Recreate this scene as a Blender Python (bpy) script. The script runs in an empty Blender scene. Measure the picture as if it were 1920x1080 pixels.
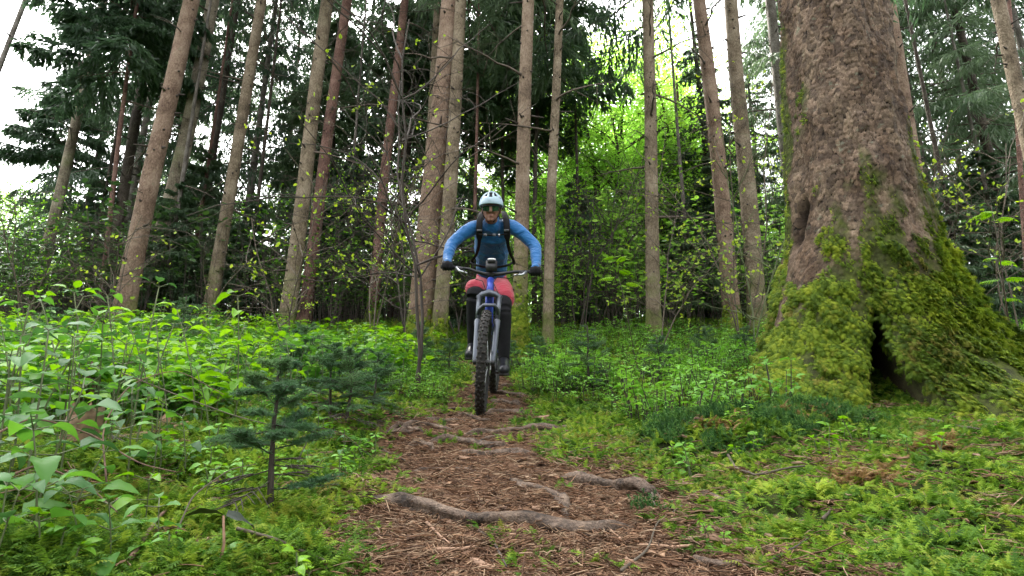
import bpy, bmesh, math, random
import numpy as np
from mathutils import Vector, Matrix
R = math.radians
PI = math.pi
rnd = random.Random(7)
rng = np.random.default_rng(7)
SC = bpy.context.scene
COL = SC.collection

# ------------------------------------------------------------------ camera
PITCH = R(14.0)
CAMZ = 0.45
FPX = 1030.0
cd = bpy.data.cameras.new('camera'); cam = bpy.data.objects.new('camera', cd); COL.objects.link(cam)
cam.location = (0, 0, CAMZ); cam.rotation_euler = (R(90) + PITCH, 0, 0)
cd.sensor_width = 36; cd.lens = 36 * FPX / 1920; cd.clip_start = 0.02; cd.clip_end = 600
cd.dof.use_dof = False
SC.camera = cam

# ------------------------------------------------------------------ sky, sun, exposure
SUN_EL, SUN_AZ = R(54), R(-28)          # azimuth from +Y towards +X
w = bpy.data.worlds.new('World'); SC.world = w; w.use_nodes = True
nt = w.node_tree; bg = nt.nodes['Background']
sky = nt.nodes.new('ShaderNodeTexSky'); sky.sky_type = 'NISHITA'; sky.sun_disc = False
sky.sun_elevation = SUN_EL; sky.sun_rotation = SUN_AZ
sky.air_density = 1.0; sky.dust_density = 3.0; sky.ozone_density = 1.0
hs = nt.nodes.new('ShaderNodeHueSaturation'); hs.inputs['Saturation'].default_value = 0.08   # thin even cloud
nt.links.new(sky.outputs[0], hs.inputs['Color']); nt.links.new(hs.outputs[0], bg.inputs['Color'])
bg.inputs['Strength'].default_value = 0.11
sd = bpy.data.lights.new('sun', 'SUN'); sd.energy = 1.5; sd.angle = R(10); sd.color = (1, .95, .87)
so = bpy.data.objects.new('sun', sd); COL.objects.link(so)
sdir = Vector((math.sin(SUN_AZ) * math.cos(SUN_EL), math.cos(SUN_AZ) * math.cos(SUN_EL), math.sin(SUN_EL)))
so.rotation_euler = sdir.to_track_quat('Z', 'Y').to_euler(); so.location = (0, 0, 40)
SC.view_settings.view_transform = 'Standard'; SC.view_settings.look = 'None'
SC.view_settings.exposure = 3.5; SC.view_settings.gamma = 1.0
SC.render.engine = 'CYCLES'
SC.cycles.use_denoising = True
SC.cycles.max_bounces = 7; SC.cycles.diffuse_bounces = 4; SC.cycles.glossy_bounces = 2
SC.cycles.transmission_bounces = 4; SC.cycles.transparent_max_bounces = 4
SC.cycles.use_adaptive_sampling = True; SC.cycles.adaptive_threshold = 0.015
SC.cycles.caustics_reflective = False; SC.cycles.caustics_refractive = False

# ------------------------------------------------------------------ noise
def _h(ix, iy, iz, s):
    n = (ix.astype(np.int64) * 374761393 + iy.astype(np.int64) * 668265263 + iz.astype(np.int64) * 2147483647 + s * 974711) & 0x7fffffff
    n = ((n ^ (n >> 13)) * 1274126177) & 0x7fffffff
    n = ((n ^ (n >> 15)) * 2246822519) & 0x7fffffff
    return ((n ^ (n >> 16)) & 0xffffff) / float(0xffffff)
def vnoise(x, y, z=None, s=0):
    x = np.asarray(x, float); y = np.asarray(y, float)
    z = np.zeros_like(x) if z is None else np.asarray(z, float)
    ix, iy, iz = np.floor(x), np.floor(y), np.floor(z)
    fx, fy, fz = x - ix, y - iy, z - iz
    fx = fx * fx * (3 - 2 * fx); fy = fy * fy * (3 - 2 * fy); fz = fz * fz * (3 - 2 * fz)
    r = 0
    for a in (0, 1):
        wa = fx if a else 1 - fx
        for b in (0, 1):
            wb = fy if b else 1 - fy
            for c in (0, 1):
                wc = fz if c else 1 - fz
                r = r + wa * wb * wc * _h(ix + a, iy + b, iz + c, s)
    return r
def fbm(x, y, z=None, o=4, s=0):
    r = 0; a = .5; t = 0; f = 1.0
    for k in range(o):
        r = r + a * vnoise(np.asarray(x) * f, np.asarray(y) * f, None if z is None else np.asarray(z) * f, s + k * 17)
        t += a; a *= .5; f *= 2.03
    return r / t
def sstep(a, b, x):
    t = np.clip((x - a) / (b - a), 0, 1); return t * t * (3 - 2 * t)

# ------------------------------------------------------------------ the lie of the land
TREE_X, TREE_Y = 2.52, 3.95
def path_x(y):
    y = np.asarray(y, float)
    xc = np.interp(y, [-3, .8, 1.3, 1.9, 2.75, 3.9, 6.0, 6.6, 7.4, 9.0], [.35, .15, .04, -.08, -.24, -.22, -.24, -.36, -.85, -2.6])
    return xc
def path_l(y):
    return np.interp(y, [0, 1.15, 1.6, 2.75, 3.9, 5, 6.2, 9], [.70, .50, .44, .38, .42, .27, .18, .2])
def path_r(y):
    return np.interp(y, [0, 1.15, 1.6, 2.2, 2.75, 3.9, 5, 6.2, 9], [1.3, .78, .64, .55, .38, .38, .26, .16, .2])
def path_mask(x, y):
    x = np.asarray(x, float); y = np.asarray(y, float)
    d = x - path_x(y)
    q = np.where(d < 0, -d / path_l(y), d / path_r(y))
    q = q + (fbm(x * 2.6, y * 2.6, o=4, s=3) - .5) * .85 + (fbm(x * 11, y * 11, o=2, s=9) - .5) * .5
    return 1 - sstep(.78, 1.18, q)
def G(x, y):
    x = np.asarray(x, float); y = np.asarray(y, float)
    yc = np.clip(y, 0, 10)
    z = .10 * yc + .011 * yc * yc + np.where(y < 0, .06 * np.maximum(y, -12), 0)
    z = z + np.where(y > 10, 1.25 * (1 - np.exp(-(np.maximum(y, 10) - 10) / 4.0)), 0)
    far = np.clip((y + 2) / 6, .35, 1.6)
    d = x - path_x(np.minimum(y, 7))
    z = z - .035 * np.exp(-(d / .38) ** 2) * (y < 8)
    z = z + .09 * sstep(.45, 1.3, -d) + .05 * sstep(.6, 1.6, d)
    z = z + .20 * np.exp(-(np.abs((x - TREE_X - .1) / 1.15) ** 2.4 + np.abs((y - TREE_Y - .3) / .85) ** 2.4))
    z = z + .085 * np.exp(-(((x - .95) / .36) ** 2 + ((y - 2.6) / .22) ** 2)) + .07 * np.exp(-(((x - 1.5) / .32) ** 2 + ((y - 2.8) / .2) ** 2))
    z = z + .15 * np.exp(-(((x + .95) / .35) ** 2 + ((y - 3.1) / .5) ** 2))
    z = z + (fbm(x * .55, y * .55, o=3, s=21) - .5) * .22 * far * sstep(.3, 2.2, np.abs(d))
    z = z + (fbm(x * 2.2, y * 2.2, o=3, s=31) - .5) * .07 * (.35 + .65 * sstep(.3, .8, np.abs(d)))
    z = z + (fbm(x * 9, y * 9, o=2, s=41) - .5) * .022
    return z
def mossh(x, y):
    return (fbm(x * 7, y * 7, o=3, s=55) - .42) * .09 + (fbm(x * 17, y * 17, o=2, s=56) - .5) * .06
def S(x, y):
    return G(x, y) + (1 - path_mask(x, y)) * mossh(x, y)
CP, SP = math.cos(PITCH), math.sin(PITCH)
def ray(u, v):
    a, b = (u - 960) / FPX, (540 - v) / FPX
    return Vector((a, CP - b * SP, SP + b * CP))
def at(u, v, y):
    """point of the place at distance y that is seen at photo pixel u, v"""
    r = ray(u, v); return Vector((0, 0, CAMZ)) + r * (y / r.y)
def gp(u, v, lift=0.0):
    """where the sight line through photo pixel u, v meets the ground"""
    r = ray(u, v); ds = np.arange(.6, 14, .04)
    for _ in range(3):
        t_ = ds / r.y; below = S(r.x * t_, ds) > CAMZ + r.z * t_; q = int(np.argmax(below)) if below.any() else len(ds) - 1
        ds = np.linspace(ds[max(q - 1, 0)], ds[q], 24)
    p = at(u, v, float(ds[-1])); p.z = float(S(p.x, p.y)) + lift
    return p

# ------------------------------------------------------------------ mesh helpers
def mkmesh(name, V, F, mats=(), mi=None, smooth=False):
    """F: list of int arrays, each (n, k)"""
    V = np.asarray(V, np.float32).reshape(-1, 3)
    F = [np.asarray(f, np.int32) for f in (F if isinstance(F, (list, tuple)) else [F]) if len(f)]
    me = bpy.data.meshes.new(name)
    me.vertices.add(len(V)); me.vertices.foreach_set('co', V.ravel())
    loops = np.concatenate([f.ravel() for f in F]); tot = np.concatenate([np.full(len(f), f.shape[1], np.int32) for f in F])
    st = np.concatenate([[0], np.cumsum(tot)[:-1]]).astype(np.int32)
    me.loops.add(len(loops)); me.loops.foreach_set('vertex_index', loops)
    me.polygons.add(len(tot)); me.polygons.foreach_set('loop_start', st)
    try: me.polygons.foreach_set('loop_total', tot)
    except Exception: pass
    if smooth: me.polygons.foreach_set('use_smooth', np.ones(len(tot), bool))
    for m in mats: me.materials.append(m)
    if mi is not None: me.polygons.foreach_set('material_index', np.asarray(mi, np.int32))
    me.update(calc_edges=True); me.validate()
    return me
class MB:
    def __init__(s): s.V = []; s.T = []; s.Q = []; s.n = 0; s.tm = []; s.qm = []
    def add(s, V, T=None, Q=None, m=0):
        V = np.asarray(V, float).reshape(-1, 3)
        if T is not None and len(T): s.T.append(np.asarray(T) + s.n); s.tm.append(np.full(len(T), m))
        if Q is not None and len(Q): s.Q.append(np.asarray(Q) + s.n); s.qm.append(np.full(len(Q), m))
        s.V.append(V); s.n += len(V)
    def inst(s, V, T, M, O, Q=None, m=0):
        """copies of a template: M (k,3,3) rows are axes, O (k,3)"""
        V = np.asarray(V, float); k = len(O)
        if k == 0: return
        W = np.einsum('ni,kij->knj', V, M) + np.asarray(O)[:, None, :]
        off = (np.arange(k) * len(V))[:, None, None]
        s.add(W.reshape(-1, 3), None if T is None or not len(T) else (np.asarray(T)[None] + off).reshape(-1, 3),
              None if Q is None or not len(Q) else (np.asarray(Q)[None] + off).reshape(-1, 4), m)
    def tube(s, P, r, n=6, cap=True, m=0, flat=None):
        P = np.asarray([tuple(p) for p in P], float); k = len(P)
        r = np.full(k, r) if np.isscalar(r) else np.asarray(r, float)
        T = np.gradient(P, axis=0); T /= np.linalg.norm(T, axis=1)[:, None] + 1e-9
        ref = np.array([0, 0, 1.]) if abs(T[:, 2]).mean() < .8 else np.array([0., 1, 0])
        A = np.cross(T, ref); A /= np.linalg.norm(A, axis=1)[:, None] + 1e-9
        B = np.cross(A, T)
        a = np.arange(n) / n * 2 * PI
        rr = r[:, None] if r.ndim == 1 else r
        fb = 1.0 if flat is None else flat
        V = P[:, None, :] + rr[:, :, None] * (np.cos(a)[None, :, None] * A[:, None, :] + fb * np.sin(a)[None, :, None] * B[:, None, :])
        i = np.arange(k - 1)[:, None]; j = np.arange(n)[None, :]; j2 = (j + 1) % n
        Q = np.stack([i * n + j, i * n + j2, (i + 1) * n + j2, (i + 1) * n + j], -1).reshape(-1, 4)
        V = V.reshape(-1, 3); T3 = []
        if cap:
            V = np.vstack([V, P[0], P[-1]])
            c0, c1 = k * n, k * n + 1; jj = np.arange(n)
            T3 = np.vstack([np.stack([np.full(n, c0), (jj + 1) % n, jj], -1), np.stack([np.full(n, c1), (k - 1) * n + jj, (k - 1) * n + (jj + 1) % n], -1)])
        s.add(V, T3, Q, m)
    def box(s, c, d, rot=None, m=0):
        V = np.array([[x, y, z] for x in (-.5, .5) for y in (-.5, .5) for z in (-.5, .5)]) * np.array(d)
        if rot is not None: V = V @ np.array(rot.to_3x3()).T
        s.add(V + np.array(tuple(c)), None, [[0, 1, 3, 2], [4, 6, 7, 5], [0, 4, 5, 1], [2, 3, 7, 6], [0, 2, 6, 4], [1, 5, 7, 3]], m)
    def mesh(s, name, mats=(), smooth=False):
        V = np.vstack(s.V); F = []; mi = []
        if s.T: F.append(np.vstack(s.T)); mi.append(np.concatenate(s.tm))
        if s.Q: F.append(np.vstack(s.Q)); mi.append(np.concatenate(s.qm))
        return mkmesh(name, V, F, mats, np.concatenate(mi), smooth)
def rotz(a):
    a = np.asarray(a, float); c, s_, o, l = np.cos(a), np.sin(a), np.zeros_like(a), np.ones_like(a)
    return np.stack([np.stack([c, s_, o], -1), np.stack([-s_, c, o], -1), np.stack([o, o, l], -1)], -2)
def rotx(a):
    a = np.asarray(a, float); c, s_, o, l = np.cos(a), np.sin(a), np.zeros_like(a), np.ones_like(a)
    return np.stack([np.stack([l, o, o], -1), np.stack([o, c, s_], -1), np.stack([o, -s_, c], -1)], -2)
def roty(a):
    a = np.asarray(a, float); c, s_, o, l = np.cos(a), np.sin(a), np.zeros_like(a), np.ones_like(a)
    return np.stack([np.stack([c, o, -s_], -1), np.stack([o, l, o], -1), np.stack([s_, o, c], -1)], -2)
def frames(D, roll=None, up=(0, 0, 1)):
    """rows: x side, y along D, z normal"""
    D = np.asarray(D, float); D = D / (np.linalg.norm(D, axis=-1, keepdims=True) + 1e-9)
    U = np.broadcast_to(np.asarray(up, float), D.shape)
    X = np.cross(D, U); n = np.linalg.norm(X, axis=-1, keepdims=True)
    X = np.where(n < 1e-3, np.array([1., 0, 0]), X / (n + 1e-9)); Z = np.cross(X, D)
    if roll is not None:
        c, s_ = np.cos(roll)[:, None], np.sin(roll)[:, None]
        X, Z = X * c + Z * s_, Z * c - X * s_
    return np.stack([X, D, Z], -2)

# ------------------------------------------------------------------ objects
def link(name, me, parent=None, mats=None):
    o = bpy.data.objects.new(name, me); COL.objects.link(o)
    if parent is not None: o.parent = parent
    return o
def tag(o, label=None, cat=None, group=None, kind=None):
    if label: o['label'] = label
    if cat: o['category'] = cat
    if group: o['group'] = group
    if kind: o['kind'] = kind
    return o
def empty(name, loc, label, cat, group=None, rz=0):
    o = bpy.data.objects.new(name, None); COL.objects.link(o); o.location = loc; o.rotation_euler = (0, 0, rz)
    o.empty_display_size = .1
    return tag(o, label, cat, group)
def copy_tree(o, parent=None):
    c = o.copy(); COL.objects.link(c)
    if parent is not None: c.parent = parent
    for ch in o.children: copy_tree(ch, c)
    return c
_protos = {}
def scatter(name, meshes, P, rot, scl, idx=None, label=None, kind='stuff', parent=None):
    """one object of uncountable stuff: points that carry instances of the given meshes"""
    key = tuple(m.name for m in meshes)
    if key not in _protos:
        c = bpy.data.collections.new(name + '_source')
        for i, m in enumerate(meshes):
            c.objects.link(bpy.data.objects.new('%s_piece_%02d' % (name, i), m))
        _protos[key] = c
    c = _protos[key]; n = len(P)
    me = bpy.data.meshes.new(name); me.vertices.add(n)
    me.vertices.foreach_set('co', np.asarray(P, np.float32).ravel())
    for nm, t, d in (('rot', 'FLOAT_VECTOR', rot), ('scl', 'FLOAT', scl), ('idx', 'INT', idx if idx is not None else rng.integers(0, len(meshes), n))):
        a = me.attributes.new(nm, t, 'POINT')
        a.data.foreach_set('vector' if t == 'FLOAT_VECTOR' else 'value', np.asarray(d, np.int32 if t == 'INT' else np.float32).ravel())
    o = link(name, me, parent)
    ng = bpy.data.node_groups.new(name + '_nodes', 'GeometryNodeTree')
    ng.interface.new_socket('Geometry', in_out='INPUT', socket_type='NodeSocketGeometry')
    ng.interface.new_socket('Geometry', in_out='OUTPUT', socket_type='NodeSocketGeometry')
    N = ng.nodes.new; L = ng.links.new
    gi, go = N('NodeGroupInput'), N('NodeGroupOutput')
    ci = N('GeometryNodeCollectionInfo'); ci.inputs['Collection'].default_value = c
    ci.inputs['Separate Children'].default_value = True; ci.inputs['Reset Children'].default_value = True
    ip = N('GeometryNodeInstanceOnPoints'); ip.inputs['Pick Instance'].default_value = True
    at_ = {}
    for nm, t in (('rot', 'FLOAT_VECTOR'), ('scl', 'FLOAT'), ('idx', 'INT')):
        a = N('GeometryNodeInputNamedAttribute'); a.data_type = t; a.inputs['Name'].default_value = nm; at_[nm] = a.outputs[0]
    er = N('FunctionNodeEulerToRotation'); L(at_['rot'], er.inputs[0])
    L(gi.outputs[0], ip.inputs['Points']); L(ci.outputs[0], ip.inputs['Instance']); L(at_['idx'], ip.inputs['Instance Index'])
    L(er.outputs[0], ip.inputs['Rotation']); L(at_['scl'], ip.inputs['Scale']); L(ip.outputs[0], go.inputs[0])
    md = o.modifiers.new('scatter', 'NODES'); md.node_group = ng
    return tag(o, label, None, None, kind)

# ------------------------------------------------------------------ materials
def nodemat(name):
    m = bpy.data.materials.new(name); m.use_nodes = True
    t = m.node_tree; return m, t, t.nodes['Principled BSDF'], t.nodes['Material Output']
def nn(t, kind, **k):
    n = t.nodes.new(kind)
    for a, b in k.items(): setattr(n, a, b)
    return n
def pos(t, obj=False):
    if obj: return nn(t, 'ShaderNodeTexCoord').outputs['Object']
    return nn(t, 'ShaderNodeNewGeometry').outputs['Position']
def noise(t, vec, scale, detail=3, rough=.55, dist=0.0):
    n = nn(t, 'ShaderNodeTexNoise'); n.inputs['Scale'].default_value = scale; n.inputs['Detail'].default_value = detail
    n.inputs['Roughness'].default_value = rough; n.inputs['Distortion'].default_value = dist
    t.links.new(vec, n.inputs['Vector']); return n.outputs['Fac']
def ramp(t, fac, stops, interp='LINEAR'):
    r = nn(t, 'ShaderNodeValToRGB'); e = r.color_ramp.elements; r.color_ramp.interpolation = interp
    while len(e) < len(stops): e.new(.5)
    for i, (p, c) in enumerate(stops): e[i].position = p; e[i].color = (*c, 1)
    t.links.new(fac, r.inputs[0]); return r.outputs[0]
def mix(t, fac, a, b, mode='MIX'):
    m = nn(t, 'ShaderNodeMix', data_type='RGBA', blend_type=mode)
    for s_, v in ((m.inputs[0], fac), (m.inputs[6], a), (m.inputs[7], b)):
        if hasattr(v, 'links'): t.links.new(v, s_)
        else: s_.default_value = v if isinstance(v, float) else (*v, 1)
    return m.outputs[2]
def mth(t, op, a, b=None):
    m = nn(t, 'ShaderNodeMath', operation=op)
    for s_, v in ((m.inputs[0], a), (m.inputs[1], b)):
        if v is None: continue
        if hasattr(v, 'links'): t.links.new(v, s_)
        else: s_.default_value = v
    return m.outputs[0]
def bump(t, h, strength, dist, bs):
    b = nn(t, 'ShaderNodeBump'); b.inputs['Strength'].default_value = strength; b.inputs['Distance'].default_value = dist
    t.links.new(h, b.inputs['Height']); t.links.new(b.outputs[0], bs.inputs['Normal']); return b
def objrand(t): return nn(t, 'ShaderNodeObjectInfo').outputs['Random']

def leaf_mat(name, cols, trans, rough=.5, spec=.35, scale=1.5, tcol=None, tmix=.45):
    m, t, b, out = nodemat(name)
    f = noise(t, pos(t), scale, 2)
    f = mth(t, 'ADD', mth(t, 'MULTIPLY', f, .6), mth(t, 'MULTIPLY', objrand(t), .4))
    n = len(cols); c = ramp(t, f, [(.22 + .56 * i / max(1, n - 1), k) for i, k in enumerate(cols)])
    t.links.new(c, b.inputs['Base Color']); b.inputs['Roughness'].default_value = rough
    b.inputs['Specular IOR Level'].default_value = spec
    tr = nn(t, 'ShaderNodeBsdfTranslucent')
    hs = nn(t, 'ShaderNodeHueSaturation'); hs.inputs['Value'].default_value = trans; hs.inputs['Saturation'].default_value = 1.08
    hs.inputs['Hue'].default_value = .49
    t.links.new(c, hs.inputs['Color']); t.links.new(hs.outputs[0], tr.inputs[0])
    mx = nn(t, 'ShaderNodeMixShader'); mx.inputs[0].default_value = tmix
    t.links.new(b.outputs[0], mx.inputs[1]); t.links.new(tr.outputs[0], mx.inputs[2]); t.links.new(mx.outputs[0], out.inputs[0])
    return m
def plain(name, col, rough=.6, metal=0.0, var=.15, scale=20, spec=.5, bmp=0, bdist=.002, bscale=60):
    m, t, b, out = nodemat(name)
    p = pos(t, True)
    f = noise(t, p, scale, 3)
    c = ramp(t, f, [(.3, tuple(x * (1 - var) for x in col)), (.7, tuple(min(1, x * (1 + var)) for x in col))])
    t.links.new(c, b.inputs['Base Color']); b.inputs['Roughness'].default_value = rough
    b.inputs['Metallic'].default_value = metal; b.inputs['Specular IOR Level'].default_value = spec
    if bmp: bump(t, noise(t, p, bscale, 3), bmp, bdist, b)
    return m
def bark_mat(name, c_dark, c_mid, c_light, moss_h=.8, moss_amt=.0, scale=1.0, mosscol=(.07, .10, .015)):
    m, t, b, out = nodemat(name)
    p = pos(t, True)
    mp = nn(t, 'ShaderNodeMapping'); mp.inputs['Scale'].default_value = (1, 1, .55); t.links.new(p, mp.inputs[0])
    vo = nn(t, 'ShaderNodeTexVoronoi', feature='F1'); vo.inputs['Scale'].default_value = 30 * scale
    nz = noise(t, p, 22 * scale, 4, .6)
    wv = nn(t, 'ShaderNodeMix', data_type='VECTOR'); wv.inputs[0].default_value = .12
    t.links.new(mp.outputs[0], wv.inputs[4])
    nc = nn(t, 'ShaderNodeTexNoise'); nc.inputs['Scale'].default_value = 8 * scale; t.links.new(p, nc.inputs[0]); t.links.new(nc.outputs['Color'], wv.inputs[5])
    t.links.new(wv.outputs[1], vo.inputs['Vector'])
    h = mth(t, 'ADD', mth(t, 'MULTIPLY', vo.outputs['Distance'], 1.0), mth(t, 'MULTIPLY', nz, .8))
    f = mth(t, 'ADD', mth(t, 'MULTIPLY', noise(t, p, 3.2 * scale, 4), .55), mth(t, 'MULTIPLY', noise(t, mp.outputs[0], 45 * scale, 3, .7), .45))
    c = ramp(t, f, [(.36, c_dark), (.49, c_mid), (.64, c_light)])
    lich = mth(t, 'GREATER_THAN', noise(t, p, 7, 5, .7), .66)
    c = mix(t, mth(t, 'MULTIPLY', lich, .45), c, (.16, .18, .12))
    if moss_amt:
        sep = nn(t, 'ShaderNodeSeparateXYZ'); t.links.new(p, sep.inputs[0])
        low = nn(t, 'ShaderNodeMapRange'); low.inputs[1].default_value = 0; low.inputs[2].default_value = moss_h
        low.inputs[3].default_value = moss_amt; low.inputs[4].default_value = 0; t.links.new(sep.outputs[2], low.inputs[0])
        g = mth(t, 'ADD', low.outputs[0], mth(t, 'MULTIPLY', noise(t, p, 2.3, 5, .65), .9))
        k = nn(t, 'ShaderNodeMapRange'); k.inputs[1].default_value = .68; k.inputs[2].default_value = .92; t.links.new(g, k.inputs[0])
        c = mix(t, k.outputs[0], c, mix(t, noise(t, p, 60, 2), mosscol, tuple(x * 1.9 for x in mosscol)))
    t.links.new(c, b.inputs['Base Color']); b.inputs['Roughness'].default_value = .9; b.inputs['Specular IOR Level'].default_value = .2
    bump(t, h, .8, .012 / scale, b)
    return m

M = {}
M['bark_pink'] = bark_mat('bark_pink', (.07, .043, .030), (.165, .112, .080), (.27, .20, .15), 1.6, .42)
M['bark_tan'] = bark_mat('bark_tan', (.055, .042, .028), (.145, .112, .076), (.25, .205, .15), 2.2, .42)
M['bark_moss'] = bark_mat('bark_moss', (.07, .055, .04), (.15, .125, .09), (.27, .24, .18), 14.0, .30, mosscol=(.07, .08, .03))
M['bark_mossfoot'] = bark_mat('bark_mossfoot', (.07, .05, .035), (.16, .115, .08), (.26, .20, .15), 3.0, .50, mosscol=(.06, .075, .012))
M['bark_red'] = bark_mat('bark_red', (.06, .032, .026), (.13, .072, .058), (.22, .14, .11), 1.0, .3)
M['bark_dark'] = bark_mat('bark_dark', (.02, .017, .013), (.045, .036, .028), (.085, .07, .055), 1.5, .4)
M['bark_grey'] = bark_mat('bark_grey', (.055, .048, .04), (.12, .105, .09), (.22, .20, .18), 1.5, .3)
M['deadwood'] = plain('deadwood', (.085, .065, .05), .9, var=.4, scale=9)
M['twig'] = plain('twig', (.085, .066, .045), .8, var=.4, scale=6)
M['twig_dark'] = plain('twig_dark', (.05, .038, .03), .85, var=.4, scale=6)
M['twig_green'] = plain('twig_green', (.10, .12, .05), .7, var=.4, scale=6)
M['needles'] = leaf_mat('needles', [(.026, .055, .028), (.055, .10, .048), (.105, .16, .080)], 1.35, .5, .35, .6, tmix=.4)
M['needles_far'] = leaf_mat('needles_far', [(.014, .028, .015), (.024, .046, .022), (.042, .070, .034)], 1.0, .6, .2, .3, tmix=.25)
M['needles_young'] = leaf_mat('needles_young', [(.045, .11, .05), (.08, .17, .07), (.14, .25, .09)], 1.3, .45, .35, 3, tmix=.3)
M['beech'] = leaf_mat('beech', [(.13, .28, .045), (.22, .42, .075), (.34, .54, .13)], 1.5, .45, .3, .8, tmix=.6)
M['bud_leaf'] = leaf_mat('bud_leaf', [(.20, .32, .03), (.30, .44, .05), (.42, .55, .09)], 1.2, .5, .3, 5, tmix=.5)
M['herb'] = leaf_mat('herb', [(.05, .15, .025), (.085, .23, .035), (.14, .33, .05)], 1.3, .48, .3, 2.5, tmix=.42)
M['herb_blue'] = leaf_mat('herb_blue', [(.035, .10, .030), (.06, .16, .042), (.10, .23, .065)], 1.2, .5, .3, 2.5, tmix=.35)
M['lime'] = leaf_mat('lime', [(.11, .26, .02), (.17, .37, .03), (.25, .47, .045)], 1.3, .4, .4, 3, tmix=.5)
M['bilberry'] = leaf_mat('bilberry', [(.09, .24, .03), (.15, .36, .05), (.24, .48, .08)], 1.2, .45, .35, 2, tmix=.42)
M['darkleaf'] = leaf_mat('darkleaf', [(.03, .075, .022), (.055, .13, .032), (.10, .21, .045)], 1.2, .35, .5, 2, tmix=.3)
M['blackleaf'] = plain('blackleaf', (.012, .02, .012), .6, var=.5, scale=40)

def moss_mat(name, cols, trans=1.1, tint=True):
    m, t, b, out = nodemat(name)
    p = pos(t)
    f = mth(t, 'ADD', mth(t, 'MULTIPLY', noise(t, p, 1.7, 4, .6), .62), mth(t, 'MULTIPLY', objrand(t), .38))
    c = ramp(t, f, [(.24, cols[0]), (.44, cols[1]), (.60, cols[2]), (.78, cols[3])])
    if tint:   # dead brown fronds
        k = nn(t, 'ShaderNodeMapRange'); k.inputs[1].default_value = .60; k.inputs[2].default_value = .72
        t.links.new(mth(t, 'ADD', mth(t, 'MULTIPLY', noise(t, p, 3.1, 3), .75), mth(t, 'MULTIPLY', objrand(t), .25)), k.inputs[0])
        c = mix(t, mth(t, 'MULTIPLY', k.outputs[0], .75), c, (.19, .13, .045))
    t.links.new(c, b.inputs['Base Color']); b.inputs['Roughness'].default_value = .65; b.inputs['Specular IOR Level'].default_value = .2
    tr = nn(t, 'ShaderNodeBsdfTranslucent')
    hs = nn(t, 'ShaderNodeHueSaturation'); hs.inputs['Value'].default_value = trans; t.links.new(c, hs.inputs['Color']); t.links.new(hs.outputs[0], tr.inputs[0])
    mx = nn(t, 'ShaderNodeMixShader'); mx.inputs[0].default_value = .4
    t.links.new(b.outputs[0], mx.inputs[1]); t.links.new(tr.outputs[0], mx.inputs[2]); t.links.new(mx.outputs[0], out.inputs[0])
    return m
M['moss'] = moss_mat('moss', [(.03, .08, .012), (.09, .19, .018), (.19, .31, .026), (.36, .44, .045)])
M['moss_tree'] = moss_mat('moss_tree', [(.04, .07, .011), (.11, .18, .016), (.21, .29, .022), (.37, .42, .036)])
M['moss_dark'] = moss_mat('moss_dark', [(.022, .065, .020), (.045, .12, .03), (.08, .18, .038), (.15, .27, .045)], tint=False)

def ground_mat():
    m, t, b, out = nodemat('forest_soil')
    p = pos(t)
    a = nn(t, 'ShaderNodeAttribute', attribute_name='path').outputs['Fac']
    f1 = noise(t, p, 38, 5, .7); f2 = noise(t, p, 4, 4, .6)
    f = mth(t, 'ADD', mth(t, 'MULTIPLY', f1, .6), mth(t, 'MULTIPLY', f2, .4))
    soil = ramp(t, f, [(.32, (.028, .015, .009)), (.48, (.085, .046, .027)), (.62, (.17, .095, .055)), (.75, (.28, .175, .105))])
    mossy = ramp(t, mth(t, 'ADD', mth(t, 'MULTIPLY', f1, .5), mth(t, 'MULTIPLY', noise(t, p, 2.2, 4), .5)),
                 [(.32, (.012, .013, .005)), (.5, (.025, .034, .008)), (.68, (.06, .075, .014))])
    c = mix(t, a, mossy, soil)
    t.links.new(c, b.inputs['Base Color']); b.inputs['Roughness'].default_value = .95; b.inputs['Specular IOR Level'].default_value = .15
    bump(t, mth(t, 'ADD', f1, mth(t, 'MULTIPLY', noise(t, p, 140, 3), .5)), .9, .012, b)
    return m
M['soil'] = ground_mat()
def litter_mat(name, cols):
    m, t, b, out = nodemat(name)
    c = ramp(t, objrand(t), [(i / (len(cols) - 1), k) for i, k in enumerate(cols)])
    c = mix(t, noise(t, pos(t), 60, 2), c, (.03, .018, .012), 'MIX')
    t.links.new(c, b.inputs['Base Color']); b.inputs['Roughness'].default_value = .8; b.inputs['Specular IOR Level'].default_value = .25
    return m
M['litter'] = litter_mat('litter', [(.10, .048, .026), (.27, .135, .07), (.44, .25, .14), (.17, .09, .05), (.60, .42, .27), (.32, .165, .09), (.06, .034, .022)])
M['chip'] = plain('chip', (.30, .18, .115), .8, var=.35, scale=50, bmp=.5)
M['chip_dark'] = plain('chip_dark', (.13, .075, .05), .85, var=.4, scale=50, bmp=.5)
def root_mat():
    m, t, b, out = nodemat('root_bark')
    p = pos(t)
    f = mth(t, 'ADD', mth(t, 'MULTIPLY', noise(t, p, 14, 5, .65), .6), mth(t, 'MULTIPLY', noise(t, p, 70, 3, .7), .4))
    c = ramp(t, f, [(.38, (.02, .013, .009)), (.48, (.075, .05, .035)), (.59, (.165, .115, .082)), (.70, (.35, .26, .195))])
    t.links.new(c, b.inputs['Base Color']); b.inputs['Roughness'].default_value = .7; b.inputs['Specular IOR Level'].default_value = .3
    bump(t, f, 1.0, .02, b); return m
M['root'] = root_mat()
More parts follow.
